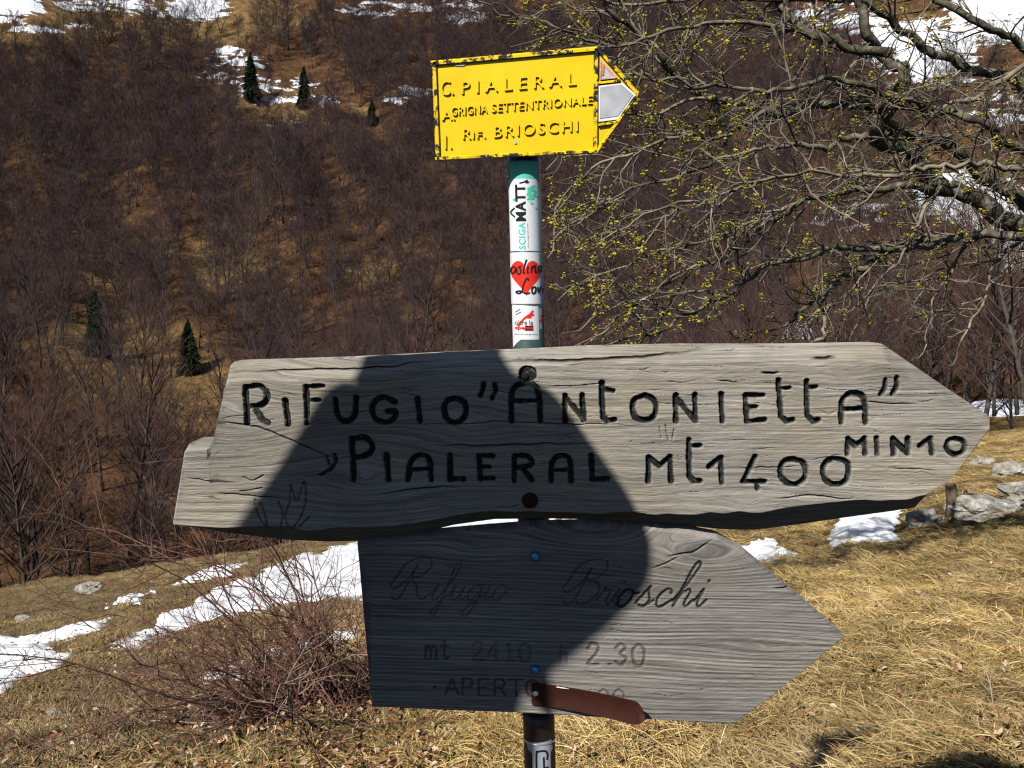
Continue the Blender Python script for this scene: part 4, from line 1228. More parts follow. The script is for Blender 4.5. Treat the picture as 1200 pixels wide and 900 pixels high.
YB = 1.10
big.append(([(617, 438), (620.5, 438.5)], 18, 1.0)); big.append(([(611, 443), (615, 446)], 7, .8))  # bolt hole: its recess shade is put in as black through the paint mask
big_top = [(200, 617), (215, 523), (221, 520), (242, 519.5), (245, 516), (264, 430), (269, 425), (400, 421), (520, 415), (618, 411), (700, 407), (800, 405), (930, 405), (1038, 403), (1042, 404), (1100, 444), (1166, 488), (1170, 492)]
big_bot = [(200, 619), (204, 622), (260, 632), (330, 640), (380, 642), (425, 641), (480, 634), (530, 622), (580, 615), (640, 614), (720, 616), (800, 622), (850, 627), (890, 628), (940, 622), (1000, 613), (1060, 605), (1085, 601), (1105, 578), (1122, 558), (1150, 520), (1169, 495), (1170, 493)]
big_cracks = [([(245, 494), (300, 499), (360, 523), (400, 541)], .9), ([(500, 523), (600, 522), (700, 519)], .8), ([(470, 497), (600, 495), (700, 497), (760, 500)], .6), ([(560, 425), (700, 421), (800, 415), (840, 408)], 1.4), ([(270, 437), (420, 432), (520, 424)], .9),
              ([(440, 580), (480, 574), (540, 570)], .8), ([(900, 585), (950, 580), (1010, 586)], .7), ([(860, 548), (940, 546)], .6), ([(1040, 548), (1100, 552)], .5), ([(835, 445), (870, 447)], .6), ([(640, 452), (720, 450)], .5), ([(950, 420), (985, 419)], 1.6), ([(890, 436), (915, 437)], 1.5), ([(1000, 470), (1080, 474)], .6), ([(215, 560), (280, 566)], .6), ([(250, 577), (330, 585)], .7)]
knots = [(285, 480, 62, 34, .9), (430, 560, 90, 46, .8), (330, 440, 60, 26, .7), (545, 500, 70, 40, .75), (880, 590, 90, 26, .6), (1000, 440, 80, 26, .5), (740, 560, 90, 22, .5)]
me = board_mesh('upper_wood_board', big_top, big_bot, 300, 0.95, YB, .055, (20, .020), ([(200, 6), (330, 22), (420, 22), (520, 18), (700, 14), (800, 20), (900, 28), (1000, 26), (1085, 20), (1110, 6), (1170, 3)], .030), big, 5, knots, big_cracks, .0055, 0, M['wood_a'])
eb = empty('wooden_arrow_sign', tuple(at(620, 520, YB + .03)))
bo = link('board', me); bo.parent = eb; bo.location = -eb.location
tag(eb, 'large weathered grey wooden arrow sign carved Rifugio Antonietta Pialeral mt 1400', 'sign', 'signs on the pole')

def disc(mb, px, py, Y, r_px, h, n=24, dome=True):
    c = at(px, py, Y); r = r_px * Y / F
    prof = [(1.0, .0), (1.0, -h * .5), (.85, -h * .8), (.5, -h), (.0, -h)] if dome else [(1.0, 0), (1.0, -h), (0, -h)]
    a = np.arange(n) * 2 * math.pi / n
    rings = [np.stack([c[0] + r * q * np.cos(a), np.full(n, c[1] + d), c[2] + r * q * np.sin(a)], -1) for q, d in prof[:-1]]
    V = np.concatenate(rings + [np.array([[c[0], c[1] + prof[-1][1], c[2]]])])
    Q = [(k * n + j, k * n + (j + 1) % n, (k + 1) * n + (j + 1) % n, (k + 1) * n + j) for k in range(len(rings) - 1) for j in range(n)]
    last = (len(rings) - 1) * n
    mb.add(V, Q, [(last + j, last + (j + 1) % n, len(V) - 1) for j in range(n)])
def fix(o, e): o.parent = e; o.location = -e.location; return o
m = MB(); disc(m, 615, 441, YB + .0055, 4.5, .003)
fix(m.build('bolt', M['rust'], None, True), eb)
m = MB(); disc(m, 621, 586, YB - .001, 9.5, .002, dome=False); disc(m, 621, 586, YB - .003, 4.2, .004)
fix(m.build('bolt', M['rust'], None, True), eb)['label'] = 'rusty washer and bolt below the lettering'

# ---- lower board
low = []
def cursive(word, x, base, xh, sl, w, amt):
    """simple joined script; each letter is a curve in x-height units"""
    G = {
        'R': ([[(-.3, 1.4), (-.5, .9), (-.1, .7), (.5, 1.3), (.9, 2.2), (.6, 1.0), (.35, .1), (0, -.05), (-.25, .15)], [(-.3, 1.4), (.1, 2.3), (.9, 2.75), (1.7, 2.6), (1.8, 2.0), (1.3, 1.5), (.75, 1.35), (1.2, .9), (1.5, .2), (1.9, -.02), (2.3, .35)]], 2.2),
        'B': ([[(-.3, 1.4), (-.5, .9), (-.1, .7), (.5, 1.3), (.9, 2.2), (.6, 1.0), (.35, .1), (0, -.05), (-.25, .15)], [(-.3, 1.4), (.1, 2.3), (.9, 2.75), (1.7, 2.6), (1.8, 2.05), (1.3, 1.55), (.8, 1.45), (1.5, 1.3), (1.75, .8), (1.4, .2), (.8, -.05), (.5, .2)]], 2.1),
        'i': ([[(0, .3), (.28, .95), (.3, .9), (.22, .2), (.4, 0), (.7, .35)], [(.42, 1.45), (.46, 1.5)]], .62),
        'f': ([[(0, .3), (.5, 1.2), (.75, 2.2), (.6, 2.5), (.4, 2.1), (.3, .5), (.2, -.8), (.0, -1.05), (-.12, -.7), (.3, .1), (.7, .35)]], .65),
        'u': ([[(0, .3), (.25, .95), (.2, .2), (.4, 0), (.7, .3), (.85, .95), (.8, .2), (.95, 0), (1.25, .35)]], 1.15),
        'g': ([[(.85, .85), (.5, 1.0), (.15, .6), (.2, .1), (.5, .05), (.8, .5), (.95, .95), (.8, -.3), (.5, -1.0), (.15, -1.0), (.2, -.6), (.8, 0), (1.15, .35)]], 1.1),
        'o': ([[(.75, .9), (.4, 1.0), (.1, .6), (.15, .1), (.5, 0), (.8, .4), (.78, .85), (.7, .9), (.9, .75), (1.15, .8)]], 1.05),
        'r': ([[(0, .3), (.3, 1.0), (.35, 1.15), (.4, .9), (.75, .9), (.65, .3), (.8, 0), (1.1, .35)]], .98),
        's': ([[(0, .2), (.5, 1.15), (.5, .9), (.75, .35), (.5, 0), (.2, .1)], [(.5, .0), (1.0, .35)]], .95),
        'c': ([[(.8, .75), (.75, .95), (.45, 1.0), (.12, .55), (.2, .05), (.5, 0), (.95, .35)]], .9),
        'h': ([[(0, .3), (.5, 1.3), (.85, 2.35), (.7, 2.6), (.5, 2.2), (.3, 1.0), (.15, 0), (.35, .7), (.7, 1.0), (.85, .8), (.75, .2), (.9, 0), (1.2, .35)]], 1.15)}
    for ch in word:
        sts, adv = G[ch]
        for st_ in sts:
            pts = [(x + (a + sl * b) * xh, base - b * xh) for a, b in st_]
            low.append((rnd(pts), w, amt))
        x += adv * xh
    return x
# Rifugio: cap from 652, x height ~14
cursive('R', 462, 702, 17.5, .30, 1.8, .6); cursive('ifugio', 502, 704, 17.5, .35, 1.8, .5)
cursive('B', 664, 708, 19, .30, 1.9, .6); cursive('ri', 697, 709, 18, .35, 2.1, .65)
xq = 720
for ch_ in 'oschi': xq = cursive(ch_, xq, 711, 20, .38, 3.1, .95) + 2.6
DIG = {'0': [[(.5, 1), (.15, .8), (.1, .4), (.3, 0), (.7, 0), (.9, .4), (.85, .8), (.5, 1)]], '1': [[(.3, .8), (.55, 1), (.55, 0)], [(.3, 0), (.8, 0)]], '2': [[(.15, .75), (.4, 1), (.8, .9), (.8, .6), (.15, 0), (.9, 0)]],
       '3': [[(.15, .85), (.5, 1), (.8, .8), (.45, .55), (.85, .3), (.5, 0), (.12, .15)]], '4': [[(.7, 0), (.7, 1), (.1, .3), (.95, .3)]], 'm': [[(.05, .0), (.05, .65)], [(.05, .5), (.3, .66), (.5, .5), (.5, 0)], [(.5, .5), (.75, .66), (.95, .5), (.95, 0)]],
       't': [[(.4, .95), (.4, .1), (.6, 0), (.75, .08)], [(.15, .65), (.7, .65)]], 'h': [[(.15, 1), (.15, 0)], [(.15, .5), (.5, .66), (.75, .5), (.75, 0)]], '.': [[(.4, .02), (.5, .02)]], ',': [[(.5, .05), (.35, -.2)]],
       'A': [[(0, 0), (.5, 1), (1, 0)], [(.2, .35), (.8, .35)]], 'P': [[(.1, 0), (.1, 1), (.7, 1), (.85, .75), (.7, .5), (.1, .5)]], 'E': [[(.85, 1), (.1, 1), (.1, 0), (.85, 0)], [(.1, .5), (.7, .5)]], 'R': [[(.1, 0), (.1, 1), (.7, 1), (.85, .75), (.7, .5), (.1, .5)], [(.45, .5), (.9, 0)]],
       'T': [[(.0, 1), (1, 1)], [(.5, 1), (.5, 0)]], 'O': [[(.5, 1), (.12, .8), (.08, .3), (.4, 0), (.75, .05), (.95, .5), (.8, .9), (.5, 1)]]}
def block(txt, x, base, h, cw, w, amt, slope=0.03):
    for ch in txt:
        if ch != ' ':
            for st_ in DIG[ch]:
                pts = [(x + a * cw * .82, base + (x - 500) * slope - b * h) for a, b in st_]
                low.append((rnd(pts) if ch in '023O' else pts, w, amt))
        x += cw * (.6 if ch in '.,' else 1)
block('mt', 498, 772, 22, 17, 3.2, .55); block('2410', 552, 772, 21, 18.5, 3.2, .36); block('h', 655, 772, 20, 15, 3.0, .32); block('2.30', 687, 773, 24, 20.5, 3.8, .55)
block('.', 505, 806, 20, 12, 3.6, .8, .02); block('APERTO', 522, 814, 19, 18.8, 2.6, .6, .02); block('00', 700, 824, 20, 18, 2.6, .45, .02)

YL = 1.118
low_top = [(418, 634), (419, 633.5), (480, 629), (560, 622), (620, 617), (700, 615), (760, 617), (810, 622), (843, 629), (873, 645), (908, 675), (944, 705), (988, 743), (991, 746)]
low_bot = [(418, 640), (427, 740), (435, 831), (520, 835), (610, 838), (700, 843), (800, 848), (855, 851), (860, 850), (900, 822), (938, 792), (989, 749), (991, 747)]
me = board_mesh('lower_wood_board', low_top, low_bot, 260, 0.95, YL, .032, (4, .006), ([(418, 3), (991, 3)], .008), low, 15, [(825, 640, 75, 34, 1.3), (700, 618, 90, 20, .9), (560, 640, 80, 30, .5), (900, 760, 120, 22, .5)], [([(905, 689), (940, 690)], .8), ([(780, 652), (812, 648), (838, 630)], .9), ([(760, 668), (800, 652)], .6)], .0022, .0002, M['wood_b'], 3.0)
el_ = empty('wooden_arrow_sign', tuple(at(630, 735, YL + .02)))
fix(link('board', me), el_)
tag(el_, 'smaller dark grey wooden arrow sign with faded script Rifugio Brioschi', 'sign', 'signs on the pole')
for (bx_, by_, r_) in ((627, 651, 5.6), (627, 783, 5)):
    m = MB(); disc(m, bx_, by_, YL, r_, .008)
    fix(m.build('bolt', M['bolt_blue'], None, True), el_)
def strap():
    X = np.linspace(623, 752, 40); t = (X - 623) / 129
    top = np.interp(X, [623, 742, 747, 752], [799, 812, 815, 825]); bot = np.interp(X, [623, 680, 739, 743, 752], [824, 831, 839, 838, 829])
    rows = []
    for v in np.linspace(0, 1, 7):
        py_ = top + (bot - top) * v
        off = .004 + .026 * t ** 2 - .002 * math.sin(v * math.pi) + np.where(X > 744, .004, 0) * v
        x, _, z = on_plane(X, py_, YL); rows.append(np.stack([x, YL - off, z], -1))
    F_ = np.array(rows); r, c = F_.shape[:2]
    B_ = F_ + np.array([0, .0025, 0])
    idx = np.arange(r * c).reshape(r, c); n = r * c
    q = lambda I, fl: np.stack([I[:-1, :-1], I[1:, :-1], I[1:, 1:], I[:-1, 1:]], -1).reshape(-1, 4)[:, ::-1 if fl else 1]
    Q = [q(idx, False), q(idx + n, True)]
    for e_ in (idx[0], idx[-1], idx[:, 0], idx[:, -1]):
        Q.append(np.stack([e_[:-1], e_[1:], e_[1:] + n, e_[:-1] + n], -1))
    m = MB(); m.add(np.concatenate([F_.reshape(-1, 3), B_.reshape(-1, 3)]), np.concatenate(Q))
    o = fix(m.build('strap', M['strap'], None, False), el_)
    o['label'] = 'red brown strip of leather riveted along the lower edge'
    m = MB(); disc(m, 627.5, 812, YL - .005, 3.6, .004); p = m.build('rivet', M['rivet'], None, True); p.parent = o
    m = MB()
    a = at(652, 805, YL - .0062); b = at(667, 807.5, YL - .0068); m.tube([a, (a + b) / 2, b], [.0006, .0009, .0005], 5)  # white scratch on the strap, drawn as a thin pale tube
    p = m.build('scratch_mark', M['strap_scratch'], None, True); p.parent = o
strap()

# ------------------------------------------------------------------ yellow metal sign
YY = 1.147
ey = empty('metal_arrow_sign', tuple(at(612, 120, YY + .01)))
def P3(pts, Y): return np.array([at(a, b, Y) for a, b in pts])
def slab(mb, pts, Y, th):
    """polygon given in photo pixels, th thick towards the camera"""
    Fp = P3(pts, Y); n = len(Fp); Fr = Fp.copy(); Fr[:, 1] = Y - th
    V = np.concatenate([Fr, Fp]); c = Fr.mean(0); V = np.concatenate([V, c[None], (c + (0, th, 0))[None]])
    T = [(i, 2 * n, (i + 1) % n) for i in range(n)] + [(n + i, n + (i + 1) % n, 2 * n + 1) for i in range(n)]
    mb.add(V, [(i, (i + 1) % n, n + (i + 1) % n, n + i) for i in range(n)], T)
def bar(mb, a, b, wpx, Y, th):
    a = np.array(a, float); b = np.array(b, float); d = (b - a) / np.linalg.norm(b - a); nrm = np.array([-d[1], d[0]]) * wpx / 2
    # rounded bead: three steps across
    pts = [a + nrm, a + nrm * .5, a - nrm * .5, a - nrm]; qts = [b + nrm, b + nrm * .5, b - nrm * .5, b - nrm]
    ys_ = [Y, Y - th, Y - th, Y]
    V = [at(*p, y_) for p, y_ in zip(pts, ys_)] + [at(*p, y_) for p, y_ in zip(qts, ys_)]
    mb.add(V, [(0, 1, 5, 4), (1, 2, 6, 5), (2, 3, 7, 6), (0, 4, 7, 3), (0, 3, 2, 1), (4, 5, 6, 7)])
m = MB(); slab(m, [(508, 73), (699, 57), (698.5, 178), (512, 187)], YY, .004)
slab(m, [(699.1, 57), (748, 111), (699, 178)], YY + .0005, .004)
fix(m.build('panel', M['yellow'], None), ey)
m = MB()
for a, b, w in (((505, 74.5), (700, 57.5), 6.5), ((509, 73), (513.5, 187), 6), ((510, 186), (699, 177.5), 5), ((699, 57), (698, 178), 6.5), ((700, 57), (747, 110), 6), ((747, 110), (699, 178), 5), ((701, 97.5), (727, 94.5), 4), ((701, 146.5), (724, 143), 4)):
    bar(m, a, b, w, YY - .004, .0035)
fix(m.build('frame', M['yellow_chip'], None), ey)
m = MB(); slab(m, [(703, 70), (722, 92.5), (703, 94.8)], YY - .0045, .0012); fix(m.build('arrow_panel', M['sign_lilac'], None), ey)['label'] = 'faded lilac and red triangle'
m = MB()
bar(m, (704, 71), (722, 91), 3, YY - .0058, .0006); bar(m, (703.5, 93), (721, 91), 2.5, YY - .0059, .0006); bar(m, (704, 72), (704, 93), 2, YY - .006, .0006)
o = fix(m.build('red_border', M['sign_pink'], None), ey)
m = MB(); bar(m, (705.5, 83), (707.5, 75), 2.6, YY - .0062, .0006); bar(m, (707, 76), (706.5, 88), 2.6, YY - .0063, .0006); fix(m.build('orange_mark', M['sign_orange'], None), ey)
m = MB(); slab(m, [(701.5, 100.5), (729, 97), (745, 111), (725, 140), (701.5, 143)], YY - .0045, .0014); o = fix(m.build('arrow_panel', M['sign_white_rim'], None), ey)
m = MB(); slab(m, [(703, 102.5), (728, 99), (742, 111), (724, 136), (703, 139)], YY - .0060, .0005); p = m.build('reflector', M['sign_white'], None); p.parent = o
m = MB(); slab(m, [(531, 71), (548, 69.5), (547, 75), (543, 77.5), (534, 77.5)], YY - .0045, .0006); slab(m, [(602, 166), (605, 165), (606, 168), (603, 169)], YY - .0045, .0006)
fix(m.build('paint_chip', M['sign_lilac'], None), ey)

def text_verts(txt, space=1.0, font_ext=0.0):
    cu = bpy.data.curves.new('lettering', 'FONT'); cu.body = txt; cu.size = 1.0; cu.space_character = space
    cu.offset = font_ext; cu.extrude = 0.0; cu.resolution_u = 3
    ob = bpy.data.objects.new('lettering_tmp', cu); COL.objects.link(ob)
    dg = bpy.context.evaluated_depsgraph_get()
    me = bpy.data.meshes.new_from_object(ob.evaluated_get(dg))
    bpy.data.objects.remove(ob); bpy.data.curves.remove(cu)
    bm = bmesh.new(); bm.from_mesh(me); bpy.data.meshes.remove(me)
    bmesh.ops.remove_doubles(bm, verts=bm.verts, dist=1e-4)
    bmesh.ops.triangulate(bm, faces=bm.faces)
    return bm
def text_on_sign(mb, txt, x0, x1, base0, base1, hpx, Y, th, space=1.0):
    bm = text_verts(txt, space)
    r = bmesh.ops.extrude_face_region(bm, geom=bm.faces[:])
    tops = [v for v in r['geom'] if isinstance(v, bmesh.types.BMVert)]
    for v in tops: v.co.z += 1.0
    bm.verts.index_update()
    V = np.array([v.co[:] for v in bm.verts])
    u = (V[:, 0] - V[:, 0].min()) / np.ptp(V[:, 0]); hh = V[:, 1] / 0.72
    px_ = x0 + u * (x1 - x0) + hh * 0; py_ = base0 + u * (base1 - base0) - hh * hpx
    sh = 1 - .0 * V[:, 2]
    X, _, Z = on_plane(px_, py_, Y)
    W = np.stack([X, Y - V[:, 2] * th, Z], -1)
    T = [[v.index for v in f.verts] for f in bm.faces]
    mb.add(W, [t for t in T if len(t) == 4], [t for t in T if len(t) == 3]); bm.free()
m = MB()
for a in (('C.', 516.5, 531.5, 112.5, 111, 18, 1.0), ('P I A L E R A L', 541, 675, 110.5, 100, 15.5, 1.0), ('A.', 518, 533, 141.5, 140.5, 12.5, 1.0), ('GRIGNA', 529, 571, 136, 132.5, 10.5, 1.1), ('SETTENTRIONALE', 576, 694, 132, 122, 10.5, 1.12), ('R', 542.5, 552, 163.5, 163, 13, 1), ('IF.', 554, 569, 163, 162, 8.5, 1.15), ('BRIOSCHI', 579, 677, 161.5, 154, 14, 1.25), ('I.', 521.5, 529.5, 175, 174.5, 17, 1.3)):
    text_on_sign(m, a[0], a[1], a[2], a[3], a[4], a[5], YY - .004, .0023, a[6])
fix(m.build('raised_lettering', M['yellow_letter'], None), ey)
tag(ey, 'small yellow enamel metal arrow sign with raised lettering and chipped edges', 'sign', 'signs on the pole')

# ------------------------------------------------------------------ pole with stickers
PY_ = 1.179; PR = .0212
def pole_axis(py): return 617.0 + (py - 300) * 0.0265
gz_ = float(meadow_h(at(640, 1300, PY_)[0], PY_))
top_p = at(pole_axis(95), 95, PY_); low_p = at(pole_axis(880), 880, PY_)
dirp = (low_p - top_p) / np.linalg.norm(low_p - top_p)
foot = top_p + dirp * ((top_p[2] - gz_ + .15) / -dirp[2])
ep = empty('sign_pole', (float(foot[0]), float(foot[1]), gz_))
mid = at(pole_axis(845), 845, PY_)
m = MB(); m.tube([top_p, (top_p + mid) / 2, mid], PR, 32); fix(m.build('upper_tube', M['pole'], None, True), ep)
m = MB(); m.tube([mid + dirp * -.02, mid, foot], PR + .0006, 32); fix(m.build('lower_tube', M['pole_black'], None, True), ep)
ring_c = at(pole_axis(864), 864, PY_)
m = MB(); a_ = np.linspace(0, 2 * math.pi, 40)
m.tube([ring_c + np.array([math.cos(t) * (PR + .0008), math.sin(t) * (PR + .0008), 0]) for t in a_], .0009, 6, cap=False)  # silver highlight of the sleeve edge, modelled as a bright ring
fix(m.build('highlight_ring', M['rivet'], None, True), ep)['label'] = 'thin bright ring standing in for the highlight on the black tube edge'
def wrap(dx, py, lift):
    """design point (photo px from the axis, photo py) to the pole's surface"""
    dx = np.asarray(dx, float); py = np.asarray(py, float)
    c = on_plane(pole_axis(py), py, PY_ - PR)
    s = dx / 19.3
    ang = np.where(np.abs(s) <= 1, np.arcsin(np.clip(s, -1, 1)), np.sign(s) * (math.pi / 2 + np.abs(s) - 1))
    R = PR + lift
    return np.stack([c[0] + R * np.sin(ang), PY_ - R * np.cos(ang), c[2]], -1)
def patch(poly, lift, mat, name, parent, step=1.2):
    P = np.array(poly, float)
    bm = bmesh.new()
    bm.faces.new([bm.verts.new((p[0], p[1], 0)) for p in P])
    for ax in (0,):
        for v in np.arange(P[:, ax].min() + step, P[:, ax].max(), step):
            bmesh.ops.bisect_plane(bm, geom=bm.faces[:] + bm.edges[:] + bm.verts[:], plane_co=(v, 0, 0), plane_no=(1, 0, 0))
    bmesh.ops.triangulate(bm, faces=bm.faces)
    return finish_wrap(bm, lift, mat, name, parent)
def finish_wrap(bm, lift, mat, name, parent):
    bm.verts.index_update()
    V = np.array([v.co[:] for v in bm.verts]); W = wrap(V[:, 0], V[:, 1], lift)
    mb = MB(); mb.add(W, None, [[v.index for v in f.verts] for f in bm.faces]); bm.free()
    o = mb.build(name, mat, None, False)
    if parent is ep: fix(o, ep)
    else: o.parent = parent
    return o
def label_text(txt, box, lift, mat, parent, vertical=False, space=1.0, skew=0.0, name='lettering', bold=0.0):
    bm = text_verts(txt, space, bold)
    bmesh.ops.subdivide_edges(bm, edges=bm.edges[:], cuts=2); bmesh.ops.triangulate(bm, faces=bm.faces)
    V = np.array([v.co[:] for v in bm.verts]); mn = V.min(0); sz = np.ptp(V, axis=0)
    x0, y0, x1, y1 = box
    for v in bm.verts:
        a = (v.co.x - mn[0]) / sz[0]; b = (v.co.y - mn[1]) / sz[1]
        if vertical: v.co = (x1 - (x1 - x0) * b * -1 - (x1 - x0) if False else x1 - (x1 - x0) * b, y1 - (y1 - y0) * a, 0); v.co.x = x0 + (x1 - x0) * (1 - b)
        else: v.co = (x0 + (x1 - x0) * a + skew * b, y1 - (y1 - y0) * b, 0)
    return finish_wrap(bm, lift, mat, name, parent)
def strokes_wrap(lines, w, lift, mat, name, parent):
    mb = MB()
    for ln in lines:
        C = np.array(rnd(ln)) if len(ln) > 2 else np.array([ln[0], ((ln[0][0] + ln[1][0]) / 2, (ln[0][1] + ln[1][1]) / 2), ln[1]], float)
        t = np.gradient(C, axis=0); t /= np.linalg.norm(t, axis=1, keepdims=True) + 1e-9
        nn = np.stack([-t[:, 1], t[:, 0]], -1) * w / 2
        A, B = C + nn, C - nn; n = len(C)
        V = np.concatenate([wrap(A[:, 0], A[:, 1], lift), wrap(B[:, 0], B[:, 1], lift)])
        i = np.arange(n - 1); mb.add(V, np.stack([i, i + 1, n + i + 1, n + i], -1))
    o = mb.build(name, mat, None, False)
    if parent is ep: fix(o, ep)
    else: o.parent = parent
    return o
# sticker 1: white with teal rounded head, vertical lettering
arc = [(16, 209), (16, 188), (-18.6, 188), (-18.6, 209)]
st1 = patch([(-18.6, 294), (16, 294), (16, 209)] + arc[1:-1] + [(-18.6, 209)], .0003, M['sticker_white'], 'sticker', ep)
st1['label'] = 'tall white sticker with a teal top'
patch([(16, 209)] + arc[1:-1] + [(-18.6, 209)], .0005, M['sticker_teal'], 'teal_head', st1)
label_text('SCIGA', (-8.5, 260.5, -.5, 292), .0006, M['ink_teal'], st1, True, 1.12, bold=.025)
label_text('MATT', (-11, 216, 0.5, 259), .0009, M['ink_black'], st1, True, 1.12, bold=.035)
strokes_wrap([[(-12, 254), (-16.5, 248), (-12, 243)]], 1.6, .0009, M['ink_black'], 'hat_mark', st1)
strokes_wrap([[(-6, 214.5), (0, 213), (3, 211), (1.5, 214), (5, 213)]], 1.4, .0009, M['ink_black'], 'tail_mark', st1)
strokes_wrap([[(3, 222), (12, 217)], [(2, 228), (14, 229)], [(3, 233), (13, 244)], [(5, 224), (8, 233)], [(4, 229), (9, 228)], [(-14, 234), (-10, 233)], [(3, 226), (11, 222), (9, 232), (3, 232)]], 3.0, .0006, M['sticker_teal'], 'splash_mark', st1)
label_text('www.scigamatt.com', (1.4, 262, 3.2, 291), .0006, M['ink_red'], st1, True)
# sticker 2: heart
st2 = patch([(-19.1, 295.5), (19.1, 295.5), (19.1, 356), (-19.1, 356)], .0004, M['sticker_white'], 'sticker', ep)
st2['label'] = 'white sticker with a red heart under black handwriting'
hp_ = []
for t in np.linspace(0, 2 * math.pi, 44, endpoint=False):
    hp_.append((-1.5 + 17.3 * math.sin(t) ** 3, 323 - (13 * math.cos(t) - 5 * math.cos(2 * t) - 2 * math.cos(3 * t) - math.cos(4 * t)) * 1.46))
patch(hp_, .0006, M['ink_red'], 'heart', st2)
strokes_wrap([
    [(-13, 313), (-17, 313), (-18, 318), (-15, 320), (-12, 314), (-11.5, 320)], [(-6, 312), (-9, 313), (-7, 316), (-8, 321), (-11, 321)], [(0, 304), (-3, 313), (-4, 320), (-2, 320)], [(1.5, 312), (.5, 319), (2, 320)], [(5, 320), (6, 312), (6.5, 314), (9.5, 311), (9.5, 319), (11.5, 318)],
    [(15, 311), (13, 315), (14, 319), (17, 317), (17, 312), (15, 311)], [(2, 329), (0, 326), (-4, 333), (-6, 341), (-10, 344), (-13, 342), (-8, 341), (-2, 344), (3, 343)], [(7, 336), (5, 339), (6, 344), (9, 342), (9.5, 337), (7, 336)], [(12, 336), (13, 343), (16, 335)], [(17.5, 340), (19, 337), (17.6, 341), (19, 343)]], 1.9, .0009, M['ink_black'], 'handwriting', st2)
# sticker 3
st3 = patch([(-18.6, 357), (12.5, 359), (12.5, 398), (-9, 398), (-14, 402), (-18.6, 408)], .0003, M['sticker_white'], 'sticker', ep)
st3['label'] = 'small torn white sticker with a red leaping figure'
strokes_wrap([[(-9, 378), (-3, 372), (3, 368), (6, 364)], [(1, 370), (7, 369)], [(-3, 372), (4, 372)], [(-12, 383), (-9, 378)]], 2.6, .0005, M['ink_red'], 'leaping_figure', st3)
label_text('oltre la', (-15.5, 375, 5.5, 381), .0007, M['ink_black'], st3)
patch([(-4, 381.6), (5.8, 381.6), (5.8, 387.6), (-4, 387.6)], .0005, M['ink_black'], 'black_box', st3)
label_text('specie', (-15.5, 382, 5.5, 387.4), .0008, M['ink_red'], st3, bold=.03)
label_text('diritti per tutti gli animali', (-16, 391, 11, 393), .0006, M['ink_black'], st3)
strokes_wrap([[(-15, 366), (-9, 362.5)], [(-14, 369), (-8, 365.5)]], .9, .0006, M['ink_black'], 'scribble', st3)
st4 = patch([(13.5, 362), (19, 360), (19, 384), (13.5, 386)], .0003, M['sticker_white'], 'sticker', ep)
st4['label'] = 'white sticker edge with red marks on the side of the pole'
strokes_wrap([[(14, 372), (18, 369), (17, 374), (14, 376), (18, 379)]], 1.6, .0006, M['ink_red'], 'red_mark', st4)
# sticker 5: silver capital letters on the black tube
st5 = patch([(-15.5, 871), (14.5, 869), (16, 880), (13, 884), (13, 960), (-9, 960), (-9, 884), (-14, 880)], .0010, M['sticker_silver'], 'sticker', ep)
st5['label'] = 'silver sticker with outlined capitals on the black tube'
strokes_wrap([[(-4, 940), (-4, 886), (-1.5, 880.5), (6, 880), (9, 884), (8.5, 891)], [(5, 925), (4.5, 887)], [(4.5, 900), (10, 900)]], 2.2, .0014, M['ink_black'], 'outlined_letter', st5)
tag(ep, 'slim green and black metal pole covered in stickers that carries the signs', 'sign pole')

# ------------------------------------------------------------------ the walker beside the camera whose shadow falls on the boards
def shadow_joint(px, py, y):
    """a body point at depth y whose shadow lands on the boards at this photo point"""
    b = at(px, py, YB); k = (YB - y) / LDIR.y
    return b - np.array(LDIR) * k
def skin(verts, edges, radii, mat, name, parent, root=0, sub=2):
    me = bpy.data.meshes.new(name); me.from_pydata([tuple(map(float, v)) for v in verts], edges, [])
    ob = bpy.data.objects.new(name + '_tmp', me); COL.objects.link(ob)
    md = ob.modifiers.new('skin', 'SKIN'); md.use_smooth_shade = True
    for i, d in enumerate(me.skin_vertices[0].data):
        r = radii[i]; d.radius = (r, r) if np.isscalar(r) else r; d.use_root = i == root
    s_ = ob.modifiers.new('sub', 'SUBSURF'); s_.levels = sub; s_.render_levels = sub
    dg = bpy.context.evaluated_depsgraph_get(); dg.update()
    res = bpy.data.meshes.new_from_object(ob.evaluated_get(dg))
    bpy.data.objects.remove(ob); bpy.data.meshes.remove(me)
    res.name = name; res.materials.clear(); res.materials.append(mat)
    for p in res.polygons: p.use_smooth = True
    o = link(name, res)
    if parent is not None: fix(o, parent)
    return o
